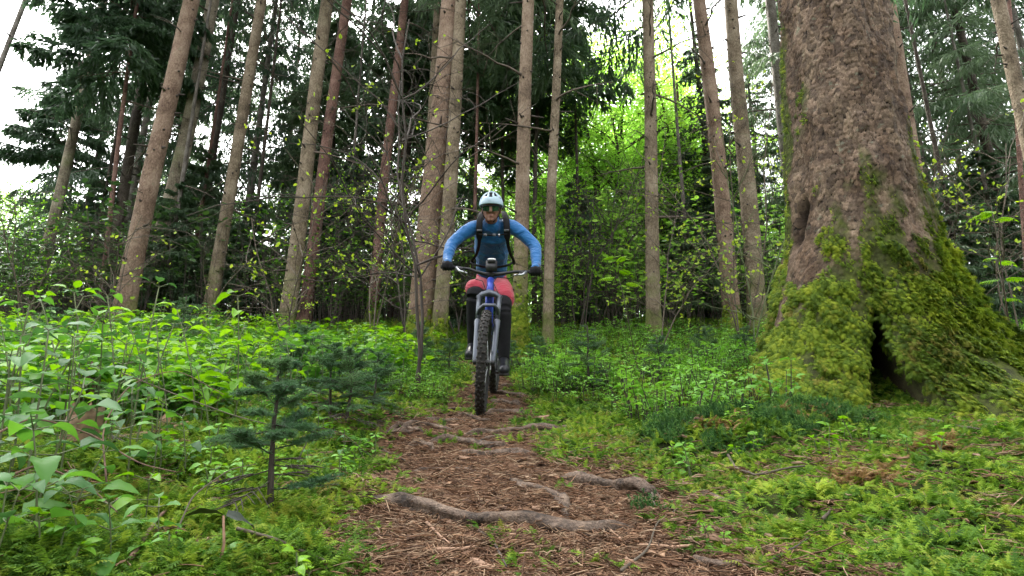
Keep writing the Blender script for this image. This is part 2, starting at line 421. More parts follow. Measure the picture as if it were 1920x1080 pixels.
# ================================================================== GROUND
def axis(a, b, step, lo, hi, g=1.16):
    xs = list(np.arange(a, b + 1e-6, step)); s = step; x = a; left = []
    while x > lo: s *= g; x -= s; left.append(x)
    s = step; x = xs[-1]; right = []
    while x < hi: s *= g; x += s; right.append(x)
    return np.array(left[::-1] + xs + right)
gx = axis(-2.6, 4.2, .022, -160, 160); gy = axis(.7, 6.6, .022, -30, 190)
GXX, GYY = np.meshgrid(gx, gy)
pm = path_mask(GXX, GYY)
GZ = G(GXX, GYY) + (fbm(GXX * 26, GYY * 26, o=2, s=51) - .5) * .018 + (1 - pm) * mossh(GXX, GYY) * (np.abs(GXX) < 8)
V = np.stack([GXX, GYY, GZ], -1).reshape(-1, 3)
nx, ny = len(gx), len(gy)
i, j = np.meshgrid(np.arange(ny - 1), np.arange(nx - 1), indexing='ij')
Q = np.stack([i * nx + j, i * nx + j + 1, (i + 1) * nx + j + 1, (i + 1) * nx + j], -1).reshape(-1, 4)
me = mkmesh('ground', V, Q, [M['soil']], smooth=True)
a = me.attributes.new('path', 'FLOAT', 'POINT'); a.data.foreach_set('value', pm.ravel().astype(np.float32))
ground = link('ground', me); ground['kind'] = 'structure'; ground['label'] = 'rising forest floor with a brown dirt trail worn through the moss'

def euls(Ms):
    """rows-as-axes matrices to euler angles"""
    return np.array([Matrix(((m[0][0], m[1][0], m[2][0]), (m[0][1], m[1][1], m[2][1]), (m[0][2], m[1][2], m[2][2]))).to_euler()[:] for m in Ms])

# ================================================================== THE BIG MOSSY SPRUCE
CAMDIR = math.atan2(-TREE_Y, -2.55)
bt_h = np.array([-.5, -.15, 0, .15, .3, .5, .77, 1.0, 1.22, 1.55, 1.93, 2.6, 3.5, 6, 10, 16])
bt_r = .94 * np.array([1.60, 1.24, 1.06, .91, .80, .70, .60, .545, .50, .46, .435, .415, .405, .38, .33, .23])
LOBES = [(-38, 16, .20), (-92, 20, .16), (40, 20, .26), (88, 20, .34), (150, 25, .2), (-150, 22, .2)]
def bt_surface(phi, h):
    """phi in degrees from the camera side; returns radius, moss amount, hollow"""
    r = np.interp(h, bt_h, bt_r)
    A = np.exp(-np.maximum(h, 0) / .42)
    lob = 0
    for c, w_, k in LOBES: lob = lob + k * np.exp(-(((phi - c + 180) % 360 - 180) / w_) ** 2)
    r = r * (1 + A * (lob - .13)) 
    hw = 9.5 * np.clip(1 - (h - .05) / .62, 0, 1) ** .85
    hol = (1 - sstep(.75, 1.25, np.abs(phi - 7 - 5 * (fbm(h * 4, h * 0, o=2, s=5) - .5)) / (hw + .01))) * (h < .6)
    grv = np.exp(-((phi - 5) / 9) ** 2) * np.clip(1 - h / 1.2, 0, 1)
    r = r - .62 * hol - .13 * grv
    n1 = fbm(phi / 22 + 9, h * 2.4, o=3, s=61)
    r = r + (n1 - .5) * .10
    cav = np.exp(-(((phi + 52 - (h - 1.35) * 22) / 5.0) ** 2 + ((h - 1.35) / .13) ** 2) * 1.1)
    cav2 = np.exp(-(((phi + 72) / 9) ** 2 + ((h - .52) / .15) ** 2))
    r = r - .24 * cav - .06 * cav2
    n = fbm(phi / 12 + 3, h * 4.5, o=4, s=71)
    m = 1 - sstep(.58, 1.0, h + (n - .5) * 1.6)
    m = np.maximum(m, .80 * (1 - sstep(.85, 1.95, h + (n - .5) * 1.6 + .0055 * np.abs(phi - 15))))
    edge = np.exp(-((phi + 76) / 15) ** 2); m = np.maximum(m, edge * sstep(.36, .52, n) * (h < 3.9))
    m = np.maximum(m, np.exp(-(((phi + 50) / 16) ** 2 + ((h - 2.35) / .28) ** 2)) * sstep(.42, .55, n) * 1.2)
    m = np.maximum(m, np.exp(-((phi - 74) / 16) ** 2) * sstep(2.4, 1.6, h) * sstep(.3, .5, n))
    m = np.maximum(m, np.exp(-((phi - 74) / 10) ** 2) * (h > 3.2) * (h < 3.7) * .8)
    bare = np.exp(-(((phi + 42) / 15) ** 2 + ((h - 1.02) / .2) ** 2)) + np.exp(-(((phi + 66) / 10) ** 2 + ((h - .55) / .2) ** 2))
    m = np.clip(m * (1 - np.clip(bare * 1.3, 0, 1)) * (1 - hol) * (1 - np.clip(cav * 2, 0, 1)), 0, 1)
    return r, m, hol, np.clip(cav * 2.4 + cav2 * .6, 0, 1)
def bt_point(phi, h, r):
    th = CAMDIR + np.radians(phi)
    cx = 2.555 + .052 * h + .004 * h * h * 0; cy = TREE_Y + .01 * h
    return np.stack([cx + r * np.cos(th), cy + r * np.sin(th), bt_z0 + h], -1)
bt_z0 = float(G(TREE_X, TREE_Y)) - .24
def cells(x, y, s):
    """F1 and F2 of a jittered cell pattern, and the cell's random value"""
    ix, iy = np.floor(x), np.floor(y); f1 = np.full(x.shape, 9.); f2 = np.full(x.shape, 9.); rv = np.zeros(x.shape)
    for a in (-1, 0, 1):
        for b in (-1, 0, 1):
            cx, cy = ix + a, iy + b; zz = cx * 0
            px = cx + .15 + .7 * _h(cx, cy, zz, s); py = cy + .15 + .7 * _h(cx, cy, zz, s + 1)
            d = np.hypot(px - x, py - y); v = _h(cx, cy, zz, s + 2)
            n = d < f1; f2 = np.where(n, f1, np.minimum(f2, d)); rv = np.where(n, v, rv); f1 = np.where(n, d, f1)
            tl = np.where(n, (x - px) * (_h(cx, cy, zz, s + 3) - .5) * 2 + (y - py) * (_h(cx, cy, zz, s + 4) - .75) * 2, tl if (a, b) != (-1, -1) else 0)
    return f1, f2, rv, tl
ph = np.concatenate([np.linspace(-112, 112, 430), np.linspace(112, 248, 60)[1:-1]])
hh = np.concatenate([np.linspace(-.45, 3.75, 460), np.linspace(3.75, 16, 50)[1:]])
PH, HH = np.meshgrid(ph, hh)
r, mo, hol, cav = bt_surface(PH, HH)
wx = PH / 57.3 * .42 + (fbm(PH / 4, HH * 11, o=4, s=81) - .5) * .045; wy = HH + (fbm(PH / 4, HH * 11, o=4, s=82) - .5) * .055
f1, f2, rv, tl = cells(wx / .034, wy / .044, 5)
g1, g2, gv, gt = cells(wx / .075 + 7, wy / .12, 15)
ck = .35 + .65 * sstep(.35, .6, fbm(PH / 5, HH * 8, o=3, s=83))
plate = (1 - ck * (1 - sstep(.01, .13, f2 - f1))) * (.55 + .5 * rv) + 1.0 * np.clip(tl, -.5, .7) + .4 * sstep(.0, .12, g2 - g1) * 1.0
r = r + (plate - .8) * .0075 * (1 - .5 * mo) * (hol < .5) + (fbm(PH / 1.3, HH * 44, o=4, s=91) - .5) * .007 + (fbm(PH / 9, HH * 1.6, o=3, s=92) - .5) * .03
r = r + .03 * mo * (fbm(PH / 6, HH * 10, o=3, s=93))
V = bt_point(PH, HH, r).reshape(-1, 3)
nx, ny = len(ph), len(hh)
i, j = np.meshgrid(np.arange(ny - 1), np.arange(nx), indexing='ij'); j2 = (j + 1) % nx
Q = np.stack([i * nx + j, i * nx + j2, (i + 1) * nx + j2, (i + 1) * nx + j], -1).reshape(-1, 4)
def bigbark():
    m, t, b, out = nodemat('big_bark'); p = pos(t, True)
    A = lambda n: nn(t, 'ShaderNodeAttribute', attribute_name=n).outputs['Fac']
    f = mth(t, 'ADD', mth(t, 'MULTIPLY', noise(t, p, 5, 4, .6), .45), mth(t, 'MULTIPLY', noise(t, p, 55, 4, .7), .55))
    c = ramp(t, f, [(.32, (.06, .040, .028)), (.47, (.098, .068, .047)), (.60, (.175, .128, .094)), (.74, (.36, .30, .24))])
    c = mix(t, mth(t, 'MULTIPLY', mth(t, 'GREATER_THAN', noise(t, p, 13, 5, .7), .63), .45), c, (.17, .20, .15))
    crack = ramp(t, A('plate'), [(.15, (.05, .032, .025)), (.5, (1, 1, 1))])
    c = mix(t, 1.0, c, crack, 'MULTIPLY')
    c = mix(t, 1.0, c, ramp(t, A('tone'), [(0, (.50, .48, .48)), (.5, (.92, .90, .88)), (1, (1.5, 1.46, 1.42))]), 'MULTIPLY')
    mz = nn(t, 'ShaderNodeMapping'); mz.inputs['Scale'].default_value = (1, 1, .35); t.links.new(p, mz.inputs[0])
    c = mix(t, 1.0, c, ramp(t, noise(t, mz.outputs[0], 4.5, 4, .6), [(.36, (.62, .56, .50)), (.52, (1, 1, 1)), (.68, (1.12, 1.16, 1.1))]), 'MULTIPLY')
    g = nn(t, 'ShaderNodeMapRange'); g.inputs[1].default_value = .35; g.inputs[2].default_value = .75
    t.links.new(mth(t, 'ADD', mth(t, 'MULTIPLY', A('moss'), .8), mth(t, 'MULTIPLY', noise(t, p, 30, 4, .7), .3)), g.inputs[0])
    mc = ramp(t, noise(t, p, 18, 4, .7), [(.35, (.02, .022, .006)), (.5, (.045, .055, .010)), (.7, (.08, .10, .014))])
    c = mix(t, g.outputs[0], c, mc)
    c = mix(t, A('hollow'), c, (.012, .008, .006))  # hollows near black: dark soil, plus recess shade put into the colour
    t.links.new(c, b.inputs['Base Color']); b.inputs['Roughness'].default_value = .85; b.inputs['Specular IOR Level'].default_value = .25
    bump(t, mth(t, 'ADD', noise(t, p, 90, 4, .75), noise(t, p, 240, 2)), .55, .006, b); return m
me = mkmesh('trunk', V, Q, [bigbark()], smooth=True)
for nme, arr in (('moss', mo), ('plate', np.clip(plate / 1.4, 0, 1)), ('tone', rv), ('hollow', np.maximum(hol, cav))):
    a = me.attributes.new(nme, 'FLOAT', 'POINT'); a.data.foreach_set('value', arr.ravel().astype(np.float32))
big = empty('spruce_tree', (0, 0, 0), 'huge old spruce with moss covered flaring foot and a dark hollow between its roots', 'tree')
o = link('trunk', me, big)

# moss frond: arching spine with paired leaflets
def frond(seg=7, L=.05, w_=.016, droop=.9, seed=0):
    r_ = np.random.default_rng(seed); V = []; T = []
    p = np.zeros(3); ang = .9; pts = []
    for k in range(seg + 1):
        pts.append(p.copy()); d = np.array([0, math.cos(ang), math.sin(ang)]); p = p + d * L / seg; ang -= droop / seg * 1.7
    for k in range(seg):
        a, b = pts[k], pts[k + 1]; s_ = (k + .5) / seg
        wk = w_ * (math.sin(PI * min(1, .25 + s_ * .8)) ** .7) * (.85 + .3 * r_.random())
        for sg in (-1, 1):
            tip = (a + b) / 2 + np.array([sg * wk, L / seg * 1.0, -.25 * wk + r_.normal() * .001])
            n0 = len(V); V += [a, b, tip]; T.append([n0, n0 + 1, n0 + 2] if sg > 0 else [n0 + 1, n0, n0 + 2])
    n0 = len(V); V += [pts[-1], pts[-2] + np.array([.002, 0, 0]), pts[-1] + (pts[-1] - pts[-2]) * 1.2]; T.append([n0, n0 + 1, n0 + 2])
    return np.array(V), np.array(T)
def moss_clump(name, mat, n=9, spread=.022, up=.55, seed=0, L=.05):
    r_ = np.random.default_rng(seed); mb = MB()
    for k in range(n):
        fv, ft = frond(7, L * r_.uniform(.7, 1.2), L * .3 * r_.uniform(.8, 1.2), r_.uniform(.5, 1.2), seed * 31 + k)
        az = k / n * 2 * PI + r_.normal() * .4; q = r_.uniform(-.5, up)
        Mx = rotx(np.array([q]))[0] @ rotz(np.array([az]))[0]
        mb.add(fv @ Mx + np.array([r_.normal() * spread, r_.normal() * spread, -.004]), ft)
    return mb.mesh(name, [mat])
mossP = [moss_clump('moss_clump', M['moss'], 8, .02, .5, s_, .05) for s_ in range(4)]
def tree_clump(s_):
    r_ = np.random.default_rng(440 + s_); mb = MB()
    for k in range(7):
        L = .062 * r_.uniform(.6, 1.15); fv, ft = frond(7, L, L * .36, r_.uniform(.9, 1.7), s_ * 77 + k)
        Mx = rotx(np.array([r_.uniform(-.55, .1)]))[0] @ rotz(np.array([r_.normal() * .75]))[0]
        mb.add(fv @ Mx + np.array([r_.normal() * .022, r_.normal() * .022, -.004]), ft)
    return mb.mesh('tree_moss', [M['moss_tree']])
mossT = [tree_clump(s_) for s_ in range(4)]

# moss hanging on the big tree
n = 46000
phr = rng.uniform(-112, 112, n); hr = rng.uniform(-.35, 3.7, n) ** 1.0
hr[: n * 6 // 10] = rng.uniform(-.35, 1.3, n * 6 // 10)
rr, mm, ho, cv = bt_surface(phr, hr)
rim = (np.abs(phr - 5) < 14) & (hr < .6) & (ho < .5)
lump = fbm(phr / 5.5, hr * 13, o=3, s=141)
keep = (rng.random(n) < np.clip((mm - .30) * 1.7, 0, 1) * sstep(np.where(hr < .75, .31, .38), np.where(hr < .75, .43, .52), lump)) & (ho < .3)
lump = lump[keep]
phr, hr, rr, mm = phr[keep], hr[keep], rr[keep], mm[keep]
P = bt_point(phr, hr, rr + .004 + .13 * np.maximum(lump - .42, 0) * mm * np.clip(1.6 - hr, .2, 1))
e = .5
Pa = bt_point(phr + e, hr, bt_surface(phr + e, hr)[0]); Pb = bt_point(phr, hr + .01, bt_surface(phr, hr + .01)[0])
N_ = np.cross(Pa - P, Pb - P); N_ /= np.linalg.norm(N_, axis=1)[:, None] + 1e-9
out = np.stack([np.cos(CAMDIR + np.radians(phr)), np.sin(CAMDIR + np.radians(phr)), phr * 0], -1)
N_ *= np.sign((N_ * out).sum(1))[:, None] + 1e-6
N_ = N_ * .7 + out * .2; N_[:, 2] += .1
N_ /= np.linalg.norm(N_, axis=1)[:, None]
dn = np.array([0, 0, -1.]) + rng.normal(0, .35, (len(P), 3)); Y = dn - (dn * N_).sum(1)[:, None] * N_
Y /= np.linalg.norm(Y, axis=1)[:, None]; X = np.cross(Y, N_)
sc = rng.uniform(.45, 1.0, len(P)) * np.where(hr > 1.1, .55, 1.0) * (.6 + .5 * mm)
scatter('moss_cover', mossT, P, euls(np.stack([X, Y, N_], 1)), sc, parent=big)

# brown shed bark and needles at the foot of the hollow are part of the ground litter (below)

# ================================================================== SLENDER SPRUCE TRUNKS
stub_mb = MB()
def trunk_mesh(H, r0, r1, lx, ly, seed, flare=.16, n=18, k=46, bend=.06):
    z = np.concatenate([np.linspace(-.35, 1.2, 14), np.linspace(1.2, H, k)[1:]])
    hz = np.clip(z, 0, None)
    rr = r0 + (r1 - r0) * (hz / H) ** .9 + r0 * flare * np.exp(-hz / .28)
    cx = lx * hz + bend * np.sin(hz * .35 + seed) * np.minimum(hz / 4, 1) * .6; cy = ly * hz + bend * .5 * np.cos(hz * .3 + seed * 2) * np.minimum(hz / 4, 1)
    a = np.arange(n) / n * 2 * PI
    A, Z = np.meshgrid(a, z); Rr = rr[:, None] * (1 + .05 * (vnoise(A * 1.3 + seed, Z * .8) - .5) + .16 * np.exp(-np.maximum(Z, 0) / .3) * np.cos(A * 4 + seed) + .05 * (vnoise(np.cos(A) * 3 + seed, Z * 7) - .5))
    V = np.stack([cx[:, None] + Rr * np.cos(A), cy[:, None] + Rr * np.sin(A), Z], -1).reshape(-1, 3)
    m = len(z); i, j = np.meshgrid(np.arange(m - 1), np.arange(n), indexing='ij'); j2 = (j + 1) % n
    Q = np.stack([i * n + j, i * n + j2, (i + 1) * n + j2, (i + 1) * n + j], -1).reshape(-1, 4)
    return V, Q, z, cx, cy, rr
def dead_branch_mesh(seed, L):
    r_ = np.random.default_rng(seed); mb = MB(); k = 9
    s_ = np.linspace(0, 1, k)
    P = np.stack([s_ * L, np.cumsum(r_.normal(0, .03, k)) * L * .6, -s_ ** 1.6 * L * r_.uniform(.05, .35) + s_ * L * .12], -1)
    mb.tube(P, np.linspace(.017, .003, k), 5)
    for q in range(4):
        i0 = r_.integers(3, k - 1); d = r_.normal(0, 1, 3) * np.array([.4, 1, .5]); d[0] += .6; d /= np.linalg.norm(d)
        l2 = L * r_.uniform(.15, .4); mb.tube([P[i0], P[i0] + d * l2 * .5 + np.array([0, 0, -.02]), P[i0] + d * l2 + np.array([0, 0, -.10 * l2])], [.006, .004, .002], 4)
    return mb.mesh('dead_branch', [M['deadwood']])
DB = [dead_branch_mesh(s_, 1.0) for s_ in range(6)]

# ---- living boughs
def bough(seed, L=1.0, droop=.35, hang=.8, dens=1.0):
    """unit bough along +x: wood tube and needle twigs"""
    r_ = np.random.default_rng(seed); k = 9; s_ = np.linspace(0, 1, k)
    side = np.cumsum(r_.normal(0, .02, k))
    P = np.stack([s_ * L, side, (.10 * s_ - droop * s_ ** 2 + .18 * np.maximum(s_ - .7, 0)) * L], -1)
    TW = []   # origin, dir, length, width
    for q in range(int(30 * dens)):
        t_ = r_.uniform(.12, 1.0) ** .8; o_ = np.array([np.interp(t_, s_, P[:, c]) for c in range(3)])
        sg = 1 if q % 2 else -1; ln = (.46 * (1 - t_) ** .6 + .10) * L * r_.uniform(.7, 1.15)
        d = np.array([.55 + .2 * r_.random(), sg * (.8 + .2 * r_.random()), -.25 - .35 * r_.random()]); d /= np.linalg.norm(d)
        m = 5
        for w_ in range(m):
            tt = (w_ + .6) / m; oo = o_ + d * ln * tt + np.array([0, 0, -.12 * tt * tt * ln])
            for s2 in (-1, 1):
                d2 = d * .5 + np.array([r_.normal() * .2, s2 * .35 * r_.random() , -hang * r_.uniform(.4, 1.4)]) + np.array([r_.normal() * .25, r_.normal() * .25, 0]); d2 /= np.linalg.norm(d2)
                TW.append((oo, d2, L * r_.uniform(.09, .20) * (1.15 - .4 * tt), .016 * r_.uniform(.8, 1.4)))
            TW.append((o_ + d * ln * (tt - .2), d, ln * .3, .018))
    return P, TW
TWV = np.array([[0, 0, 0], [.5, .35, 0], [0, 1, 0], [-.5, .35, 0]]); TWQ = np.array([[0, 1, 2, 3]])
BOUGHS = [bough(s_, 1.0, dr, hg) for s_, dr, hg in ((1, .25, .7), (2, .38, 1.1), (3, .5, 1.3), (4, .15, .5), (5, .3, .9), (6, .45, 1.2))]
def crown_mesh(name, seed, z0, z1, rmax, nb, mats, shape=.75, core=.25, wide=1.0, fill=1.0):
    r_ = np.random.default_rng(seed); mb = MB(); Ob = []; Ms = []; Ls = []; Wd = []
    for b_ in range(nb):
        f = (b_ + r_.random()) / nb; h = z0 + (z1 - z0) * f ** .92
        L = rmax * ((1 - f) ** shape * .9 + .06) * r_.uniform(.6, 1.15); az = b_ * 2.399 + r_.normal() * .3
        if r_.random() > fill: continue
        P, TW = BOUGHS[r_.integers(len(BOUGHS))]
        tilt = -.18 + .5 * f + r_.normal() * .08
        Mx = roty(np.array([-tilt]))[0] @ rotz(np.array([az]))[0] * L
        Or = np.array([0, 0, h])
        mb.tube(P @ Mx + Or, np.linspace(.018, .004, len(P)) * max(.5, L / 1.8), 4, cap=False, m=0)
        oo = np.array([t_[0] for t_ in TW]) @ Mx + Or
        dd = np.array([t_[1] for t_ in TW]) @ (Mx / L); ll = np.array([t_[2] for t_ in TW]) * (L * .6 + .45); ww = np.array([t_[3] for t_ in TW]) * (1.5 * wide)
        fr = frames(dd, r_.uniform(0, PI, len(dd)))
        fr = fr * np.stack([ww * 1.3, ll, ll], -1)[:, :, None]
        mb.inst(TWV, None, fr, oo, TWQ, m=1)
    # leader
    mb.tube([(0, 0, z1 - 1.5), (0, 0, z1 + .5)], [.03, .01], 4, m=0)
    return mb.mesh(name, mats)
print('crowns')
CROWN_LOW = [crown_mesh('crown', 11 + q, z0, z1, rm, nb, [M['deadwood'], M['needles']], sh, fill=.82) for q, (z0, z1, rm, nb, sh) in enumerate(
    ((2.2, 15, 2.9, 105, .6), (3.5, 19, 3.2, 108, .6), (1.2, 12, 2.5, 100, .7)))]
CROWN_HI = [crown_mesh('crown', 31 + q, z0, z1, rm, nb, [M['deadwood'], M['needles']], sh, fill=.8) for q, (z0, z1, rm, nb, sh) in enumerate(
    ((10.0, 24, 2.6, 46, .5), (8.8, 21, 2.3, 40, .5)))]
CROWN_SPARSE = [crown_mesh('crown', 41 + q, 5.0 + q, 22, 2.5, 90, [M['deadwood'], M['needles']], .35, fill=.45) for q in range(2)]
CROWN_YOUNG = [crown_mesh('crown', 51 + q, z0, z1, rm, nb, [M['deadwood'], M['needles']], .8, wide=1.0) for q, (z0, z1, rm, nb) in enumerate(
    ((.25, 5.0, 1.5, 70), (.4, 3.4, 1.2, 55)))]

def zc(y, z): return y * CP + (z - CAMZ) * SP
# ub, ut(v=0), width px at mid, y, bark, label, dead branches, height, crown kind
TR = [
 (-190, 52, 17, 13.0, 'grey', 'lone grey trunk leaning in at the bright open sky edge of the wood', 5, 20, 1),
 (52, 200, 24, 12.0, 'moss', 'grey mossy trunk half hidden by dark drooping boughs near the bright clearing', 8, 21, 1),
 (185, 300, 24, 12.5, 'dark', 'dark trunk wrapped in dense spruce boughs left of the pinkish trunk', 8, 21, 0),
 (182, 262, 11, 10.6, 'red', 'very thin brown trunk close in front of a dark wrapped trunk', 4, 14, 1),
 (226, 352, 41, 9.2, 'pink', 'stout smooth pinkish brown trunk dotted with knots, rising from the broad leafed plants', 4, 24, 0),
 (262, 398, 34, 11.5, 'moss', 'pale grey green mossy trunk just behind the stout pinkish one', 10, 23, 1),
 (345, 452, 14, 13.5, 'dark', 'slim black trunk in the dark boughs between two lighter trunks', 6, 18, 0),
 (386, 493, 26, 10.2, 'tan', 'tan knotty trunk standing alone right of the pale mossy trunk', 9, 23, 1),
 (534, 622, 30, 9.4, 'tan', 'brown trunk of a close pair, the thicker and paler of the two', 7, 24, 0),
 (568, 652, 24, 10.6, 'red', 'reddish trunk of a close pair, the thinner and darker of the two', 6, 23, 1),
 (696, 756, 20, 10.8, 'red', 'thin rust brown trunk with a mossy foot behind the leafing twigs', 8, 21, 0),
 (788, 838, 46, 8.8, 'pink', 'thickest slender trunk left of the cyclist, straight with pinkish scaly bark', 6, 25, 1),
 (783, 822, 20, 10.8, 'tan', 'narrow trunk peeping out behind the thickest trunk left of the cyclist', 10, 22, 0),
 (822, 866, 27, 8.6, 'tan', 'greenish brown trunk with mossy foot next to the cyclist and the thickest trunk', 8, 24, 0),
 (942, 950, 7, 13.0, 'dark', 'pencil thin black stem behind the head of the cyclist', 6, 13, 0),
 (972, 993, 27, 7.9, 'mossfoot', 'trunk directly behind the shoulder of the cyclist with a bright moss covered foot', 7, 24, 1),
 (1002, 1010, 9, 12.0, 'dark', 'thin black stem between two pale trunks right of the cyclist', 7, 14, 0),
 (1027, 1042, 19, 7.9, 'tan', 'slender bare brown trunk just right of the cyclist', 7, 22, 0),
 (1225, 1212, 26, 8.8, 'tan', 'solitary straight trunk in front of the lime green foliage', 11, 24, 1),
 (1374, 1312, 31, 9.8, 'pink', 'left trunk of the pair before the giant spruce, cracked and leaning left', 9, 24, 0),
 (1420, 1382, 34, 9.8, 'tan', 'right trunk of the pair before the giant spruce, the thicker one', 7, 25, 1),
 (1515, 1440, 27, 13.0, 'grey', 'grey trunk against the white sky partly behind the giant spruce', 9, 24, 1),
 (1768, 1668, 30, 9.5, 'pink', 'pinkish trunk emerging from behind the right flank of the giant spruce', 6, 24, 0),
 (2010, 1868, 38, 7.2, 'tan', 'stout leaning trunk cut by the upper right corner with a mossy branch', 5, 24, 1),
 (1935, 1885, 12, 9.5, 'red', 'thin brown stem in the dark spruces near the leaning corner trunk', 7, 17, 0),
 (110, 165, 8, 15.0, 'dark', 'thin dark stem in the shade low behind the mossy grey trunk', 4, 12, 0),
 (612, 640, 8, 15.0, 'dark', 'black pole thin stem in the thicket right of the close pair', 6, 12, 0),
 (742, 790, 10, 14.0, 'dark', 'dim slim stem behind the rust brown trunk', 6, 15, 0),
]
GT = 'tall bare spruce trunks of the wood'
for q, (ub, ut, wp, y, bk, lab, nd, H, ck) in enumerate(TR):
    pb = at(ub, 620, y); xb = pb.x; zb = float(G(xb, y))
    pt = at(ut, 0, y); pm_ = at((ub + ut) / 2, 300, y)
    lean = (pt.x - xb) / (pt.z - zb)
    r0 = wp * zc(y, pm_.z) / FPX / 2 * 1.03 * math.cos(math.atan2(xb, y)); r1 = r0 * .42
    tr = empty('spruce_tree', (xb, y, zb), lab, 'tree', GT)
    V, Q, z, cx, cy, rr = trunk_mesh(H, r0, r1, lean, rnd.uniform(-.01, .01), q + 1.0, bend=.05 + .04 * (q % 3))
    link('trunk', mkmesh('trunk', V, Q, [M['bark_' + bk]], smooth=True), tr)
    if bk == 'mossfoot' or q in (13, 19, 11, 10):
        r_ = np.random.default_rng(q + 60); m_ = 420 if bk == 'mossfoot' else 170; hz = r_.uniform(-.05, .95 if bk == 'mossfoot' else .5, m_) * r_.uniform(.3, 1, m_); a_ = r_.uniform(PI, 2 * PI, m_)
        R_ = np.interp(hz, z, rr); Pm = np.stack([np.interp(hz, z, cx) + R_ * np.cos(a_), np.interp(hz, z, cy) + R_ * np.sin(a_), hz], -1); Nm = np.stack([np.cos(a_), np.sin(a_), a_ * 0], -1)
        Ym = np.tile([[0, 0, -1.]], (m_, 1)) + r_.normal(0, .25, (m_, 3)); Ym -= (Ym * Nm).sum(1)[:, None] * Nm; Ym /= np.linalg.norm(Ym, axis=1)[:, None]
        scatter('moss_cover', mossT, Pm, euls(np.stack([np.cross(Ym, Nm), Ym, Nm], 1)), r_.uniform(.8, 1.7, m_), parent=tr)
    # knots and short stubs
    mb = MB(); r_ = np.random.default_rng(q + 900)
    for s_ in range(int(75 * H / 22)):
        h = r_.uniform(.8, H * .55); a = r_.uniform(0, 2 * PI); ra = float(np.interp(h, z, rr)); c = np.array([np.interp(h, z, cx), np.interp(h, z, cy), h])
        d = np.array([math.cos(a), math.sin(a), r_.uniform(-.2, .35)]); l = r_.choice([.02, .04, .10, .22], p=[.35, .35, .2, .1]); rs = min(.02, r0 * .11)
        mb.tube([c + d * ra * .8, c + d * (ra + l * .5), c + d * (ra + l)], [rs * 1.5, rs, rs * .5], 5)
    link('knot', mb.mesh('knot', [M['twig_dark']]), tr)['kind'] = 'stuff'
    for s_ in range(nd):
        h = 2.0 + (8.5 - 2.0) * (s_ + r_.random()) / nd; a = r_.uniform(0, 2 * PI); c = np.array([np.interp(h, z, cx), np.interp(h, z, cy), h])
        b = link('dead_branch', DB[r_.integers(6)], tr); b.location = c; b.rotation_euler = (r_.normal() * .3, r_.uniform(-.1, .25), a); b.scale = (r_.uniform(.5, 1.5),) * 3
    if H > 15:
        cr = link('crown', CROWN_SPARSE[q % 2] if q in (4, 8, 11, 12, 15, 17, 18, 19, 21, 23) else (CROWN_HI[q % 2] if ck else CROWN_HI[(q + 1) % 2]), tr)
        cr.location = (lean * 12, 0, 0); cr.rotation_euler = (0, 0, q * 1.7)
        if ck == 0: cr.location.z = 1.0
    else:
        cr = link('crown', CROWN_YOUNG[q % 2], tr); s_ = H / 6.5; cr.scale = (s_ * .8, s_ * .8, s_ * .62); cr.location = (lean * H * .7, 0, H * .36); cr.rotation_euler = (0, 0, q)

# ---- spruces behind with living boughs low down
def full_spruce(x, y, ci, scl, lab, group, seed, r0=.14, low=None):
    z = float(G(x, y)); t_ = empty('spruce_tree', (x, y, z), lab, 'tree', group)
    me_ = BACKTR[seed % 3]; o_ = link('trunk', me_, t_); o_.scale = (r0 / .14, r0 / .14, scl)
    c_ = link('crown', low or CROWN_LOW[ci], t_); c_.scale = (scl * 1.05, scl * 1.05, scl); c_.rotation_euler = (0, 0, seed * 2.1)
    return t_
BACKTR = []
for s_ in range(3):
    V, Q, *_r = trunk_mesh(16, .14, .03, .004 * s_, .003, s_ * 3 + 50, n=10, k=14)
    BACKTR.append(mkmesh('trunk', V, Q, [M[('bark_dark', 'bark_grey', 'bark_red')[s_]]], smooth=True))
BK = [ # u, y, crown, scale, label
 (120, 17, 0, 1.0, 'dense dark spruce at the edge of the bright clearing, boughs over the mossy grey trunk'),
 (205, 15, 1, .85, 'bushy dark spruce behind the dark wrapped trunk'),
 (275, 19, 1, 1.05, 'dark spruce showing between the pinkish and the pale mossy trunk'),
 (352, 16, 0, 1.0, 'dark spruce with low boughs behind the slim black trunk'),
 (440, 15, 1, .9, 'blackish spruce filling the gap right of the tan knotty trunk'),
 (500, 20, 1, 1.1, 'tall dark spruce between the tan knotty trunk and the close pair'),
 (585, 22, 1, 1.0, 'grey green spruce seen above the close pair of trunks'),
 (655, 17, 0, 1.1, 'spruce with curtain like hanging twigs right of the close pair'),
 (735, 14.5, 1, .95, 'spruce with hanging grey green twigs behind the rust brown trunk'),
 (800, 21, 0, .9, 'dark spruce behind the thickest slender trunk'),
 (880, 16, 1, .85, 'dark spruce above and left of the helmet of the cyclist'),
 (1300, 15, 2, .50, 'dark low spruce between the solitary straight trunk and the pair'),
 (1352, 14, 2, .72, 'dark bushy spruce low behind the left trunk of the pair'),
 (1450, 17, 0, .62, 'dark spruce between the pair and the giant trunk'),
 (1560, 15, 0, 1.0, 'dark spruce hidden behind the giant trunk'),
 (1720, 16, 1, 1.1, 'dark spruce over the pinkish trunk beside the giant spruce'),
 (1790, 13, 1, .95, 'black green spruce right of the giant spruce, over the bare leafing shrub'),
 (1860, 17, 1, 1.15, 'deep dark spruce under the leaning corner trunk'),
 (1925, 11.5, 1, .85, 'nearest dark spruce at the right border behind the leaning corner trunk'),
 (2050, 14, 1, 1.1, 'dark spruce standing just past the right border of the wood'),
]
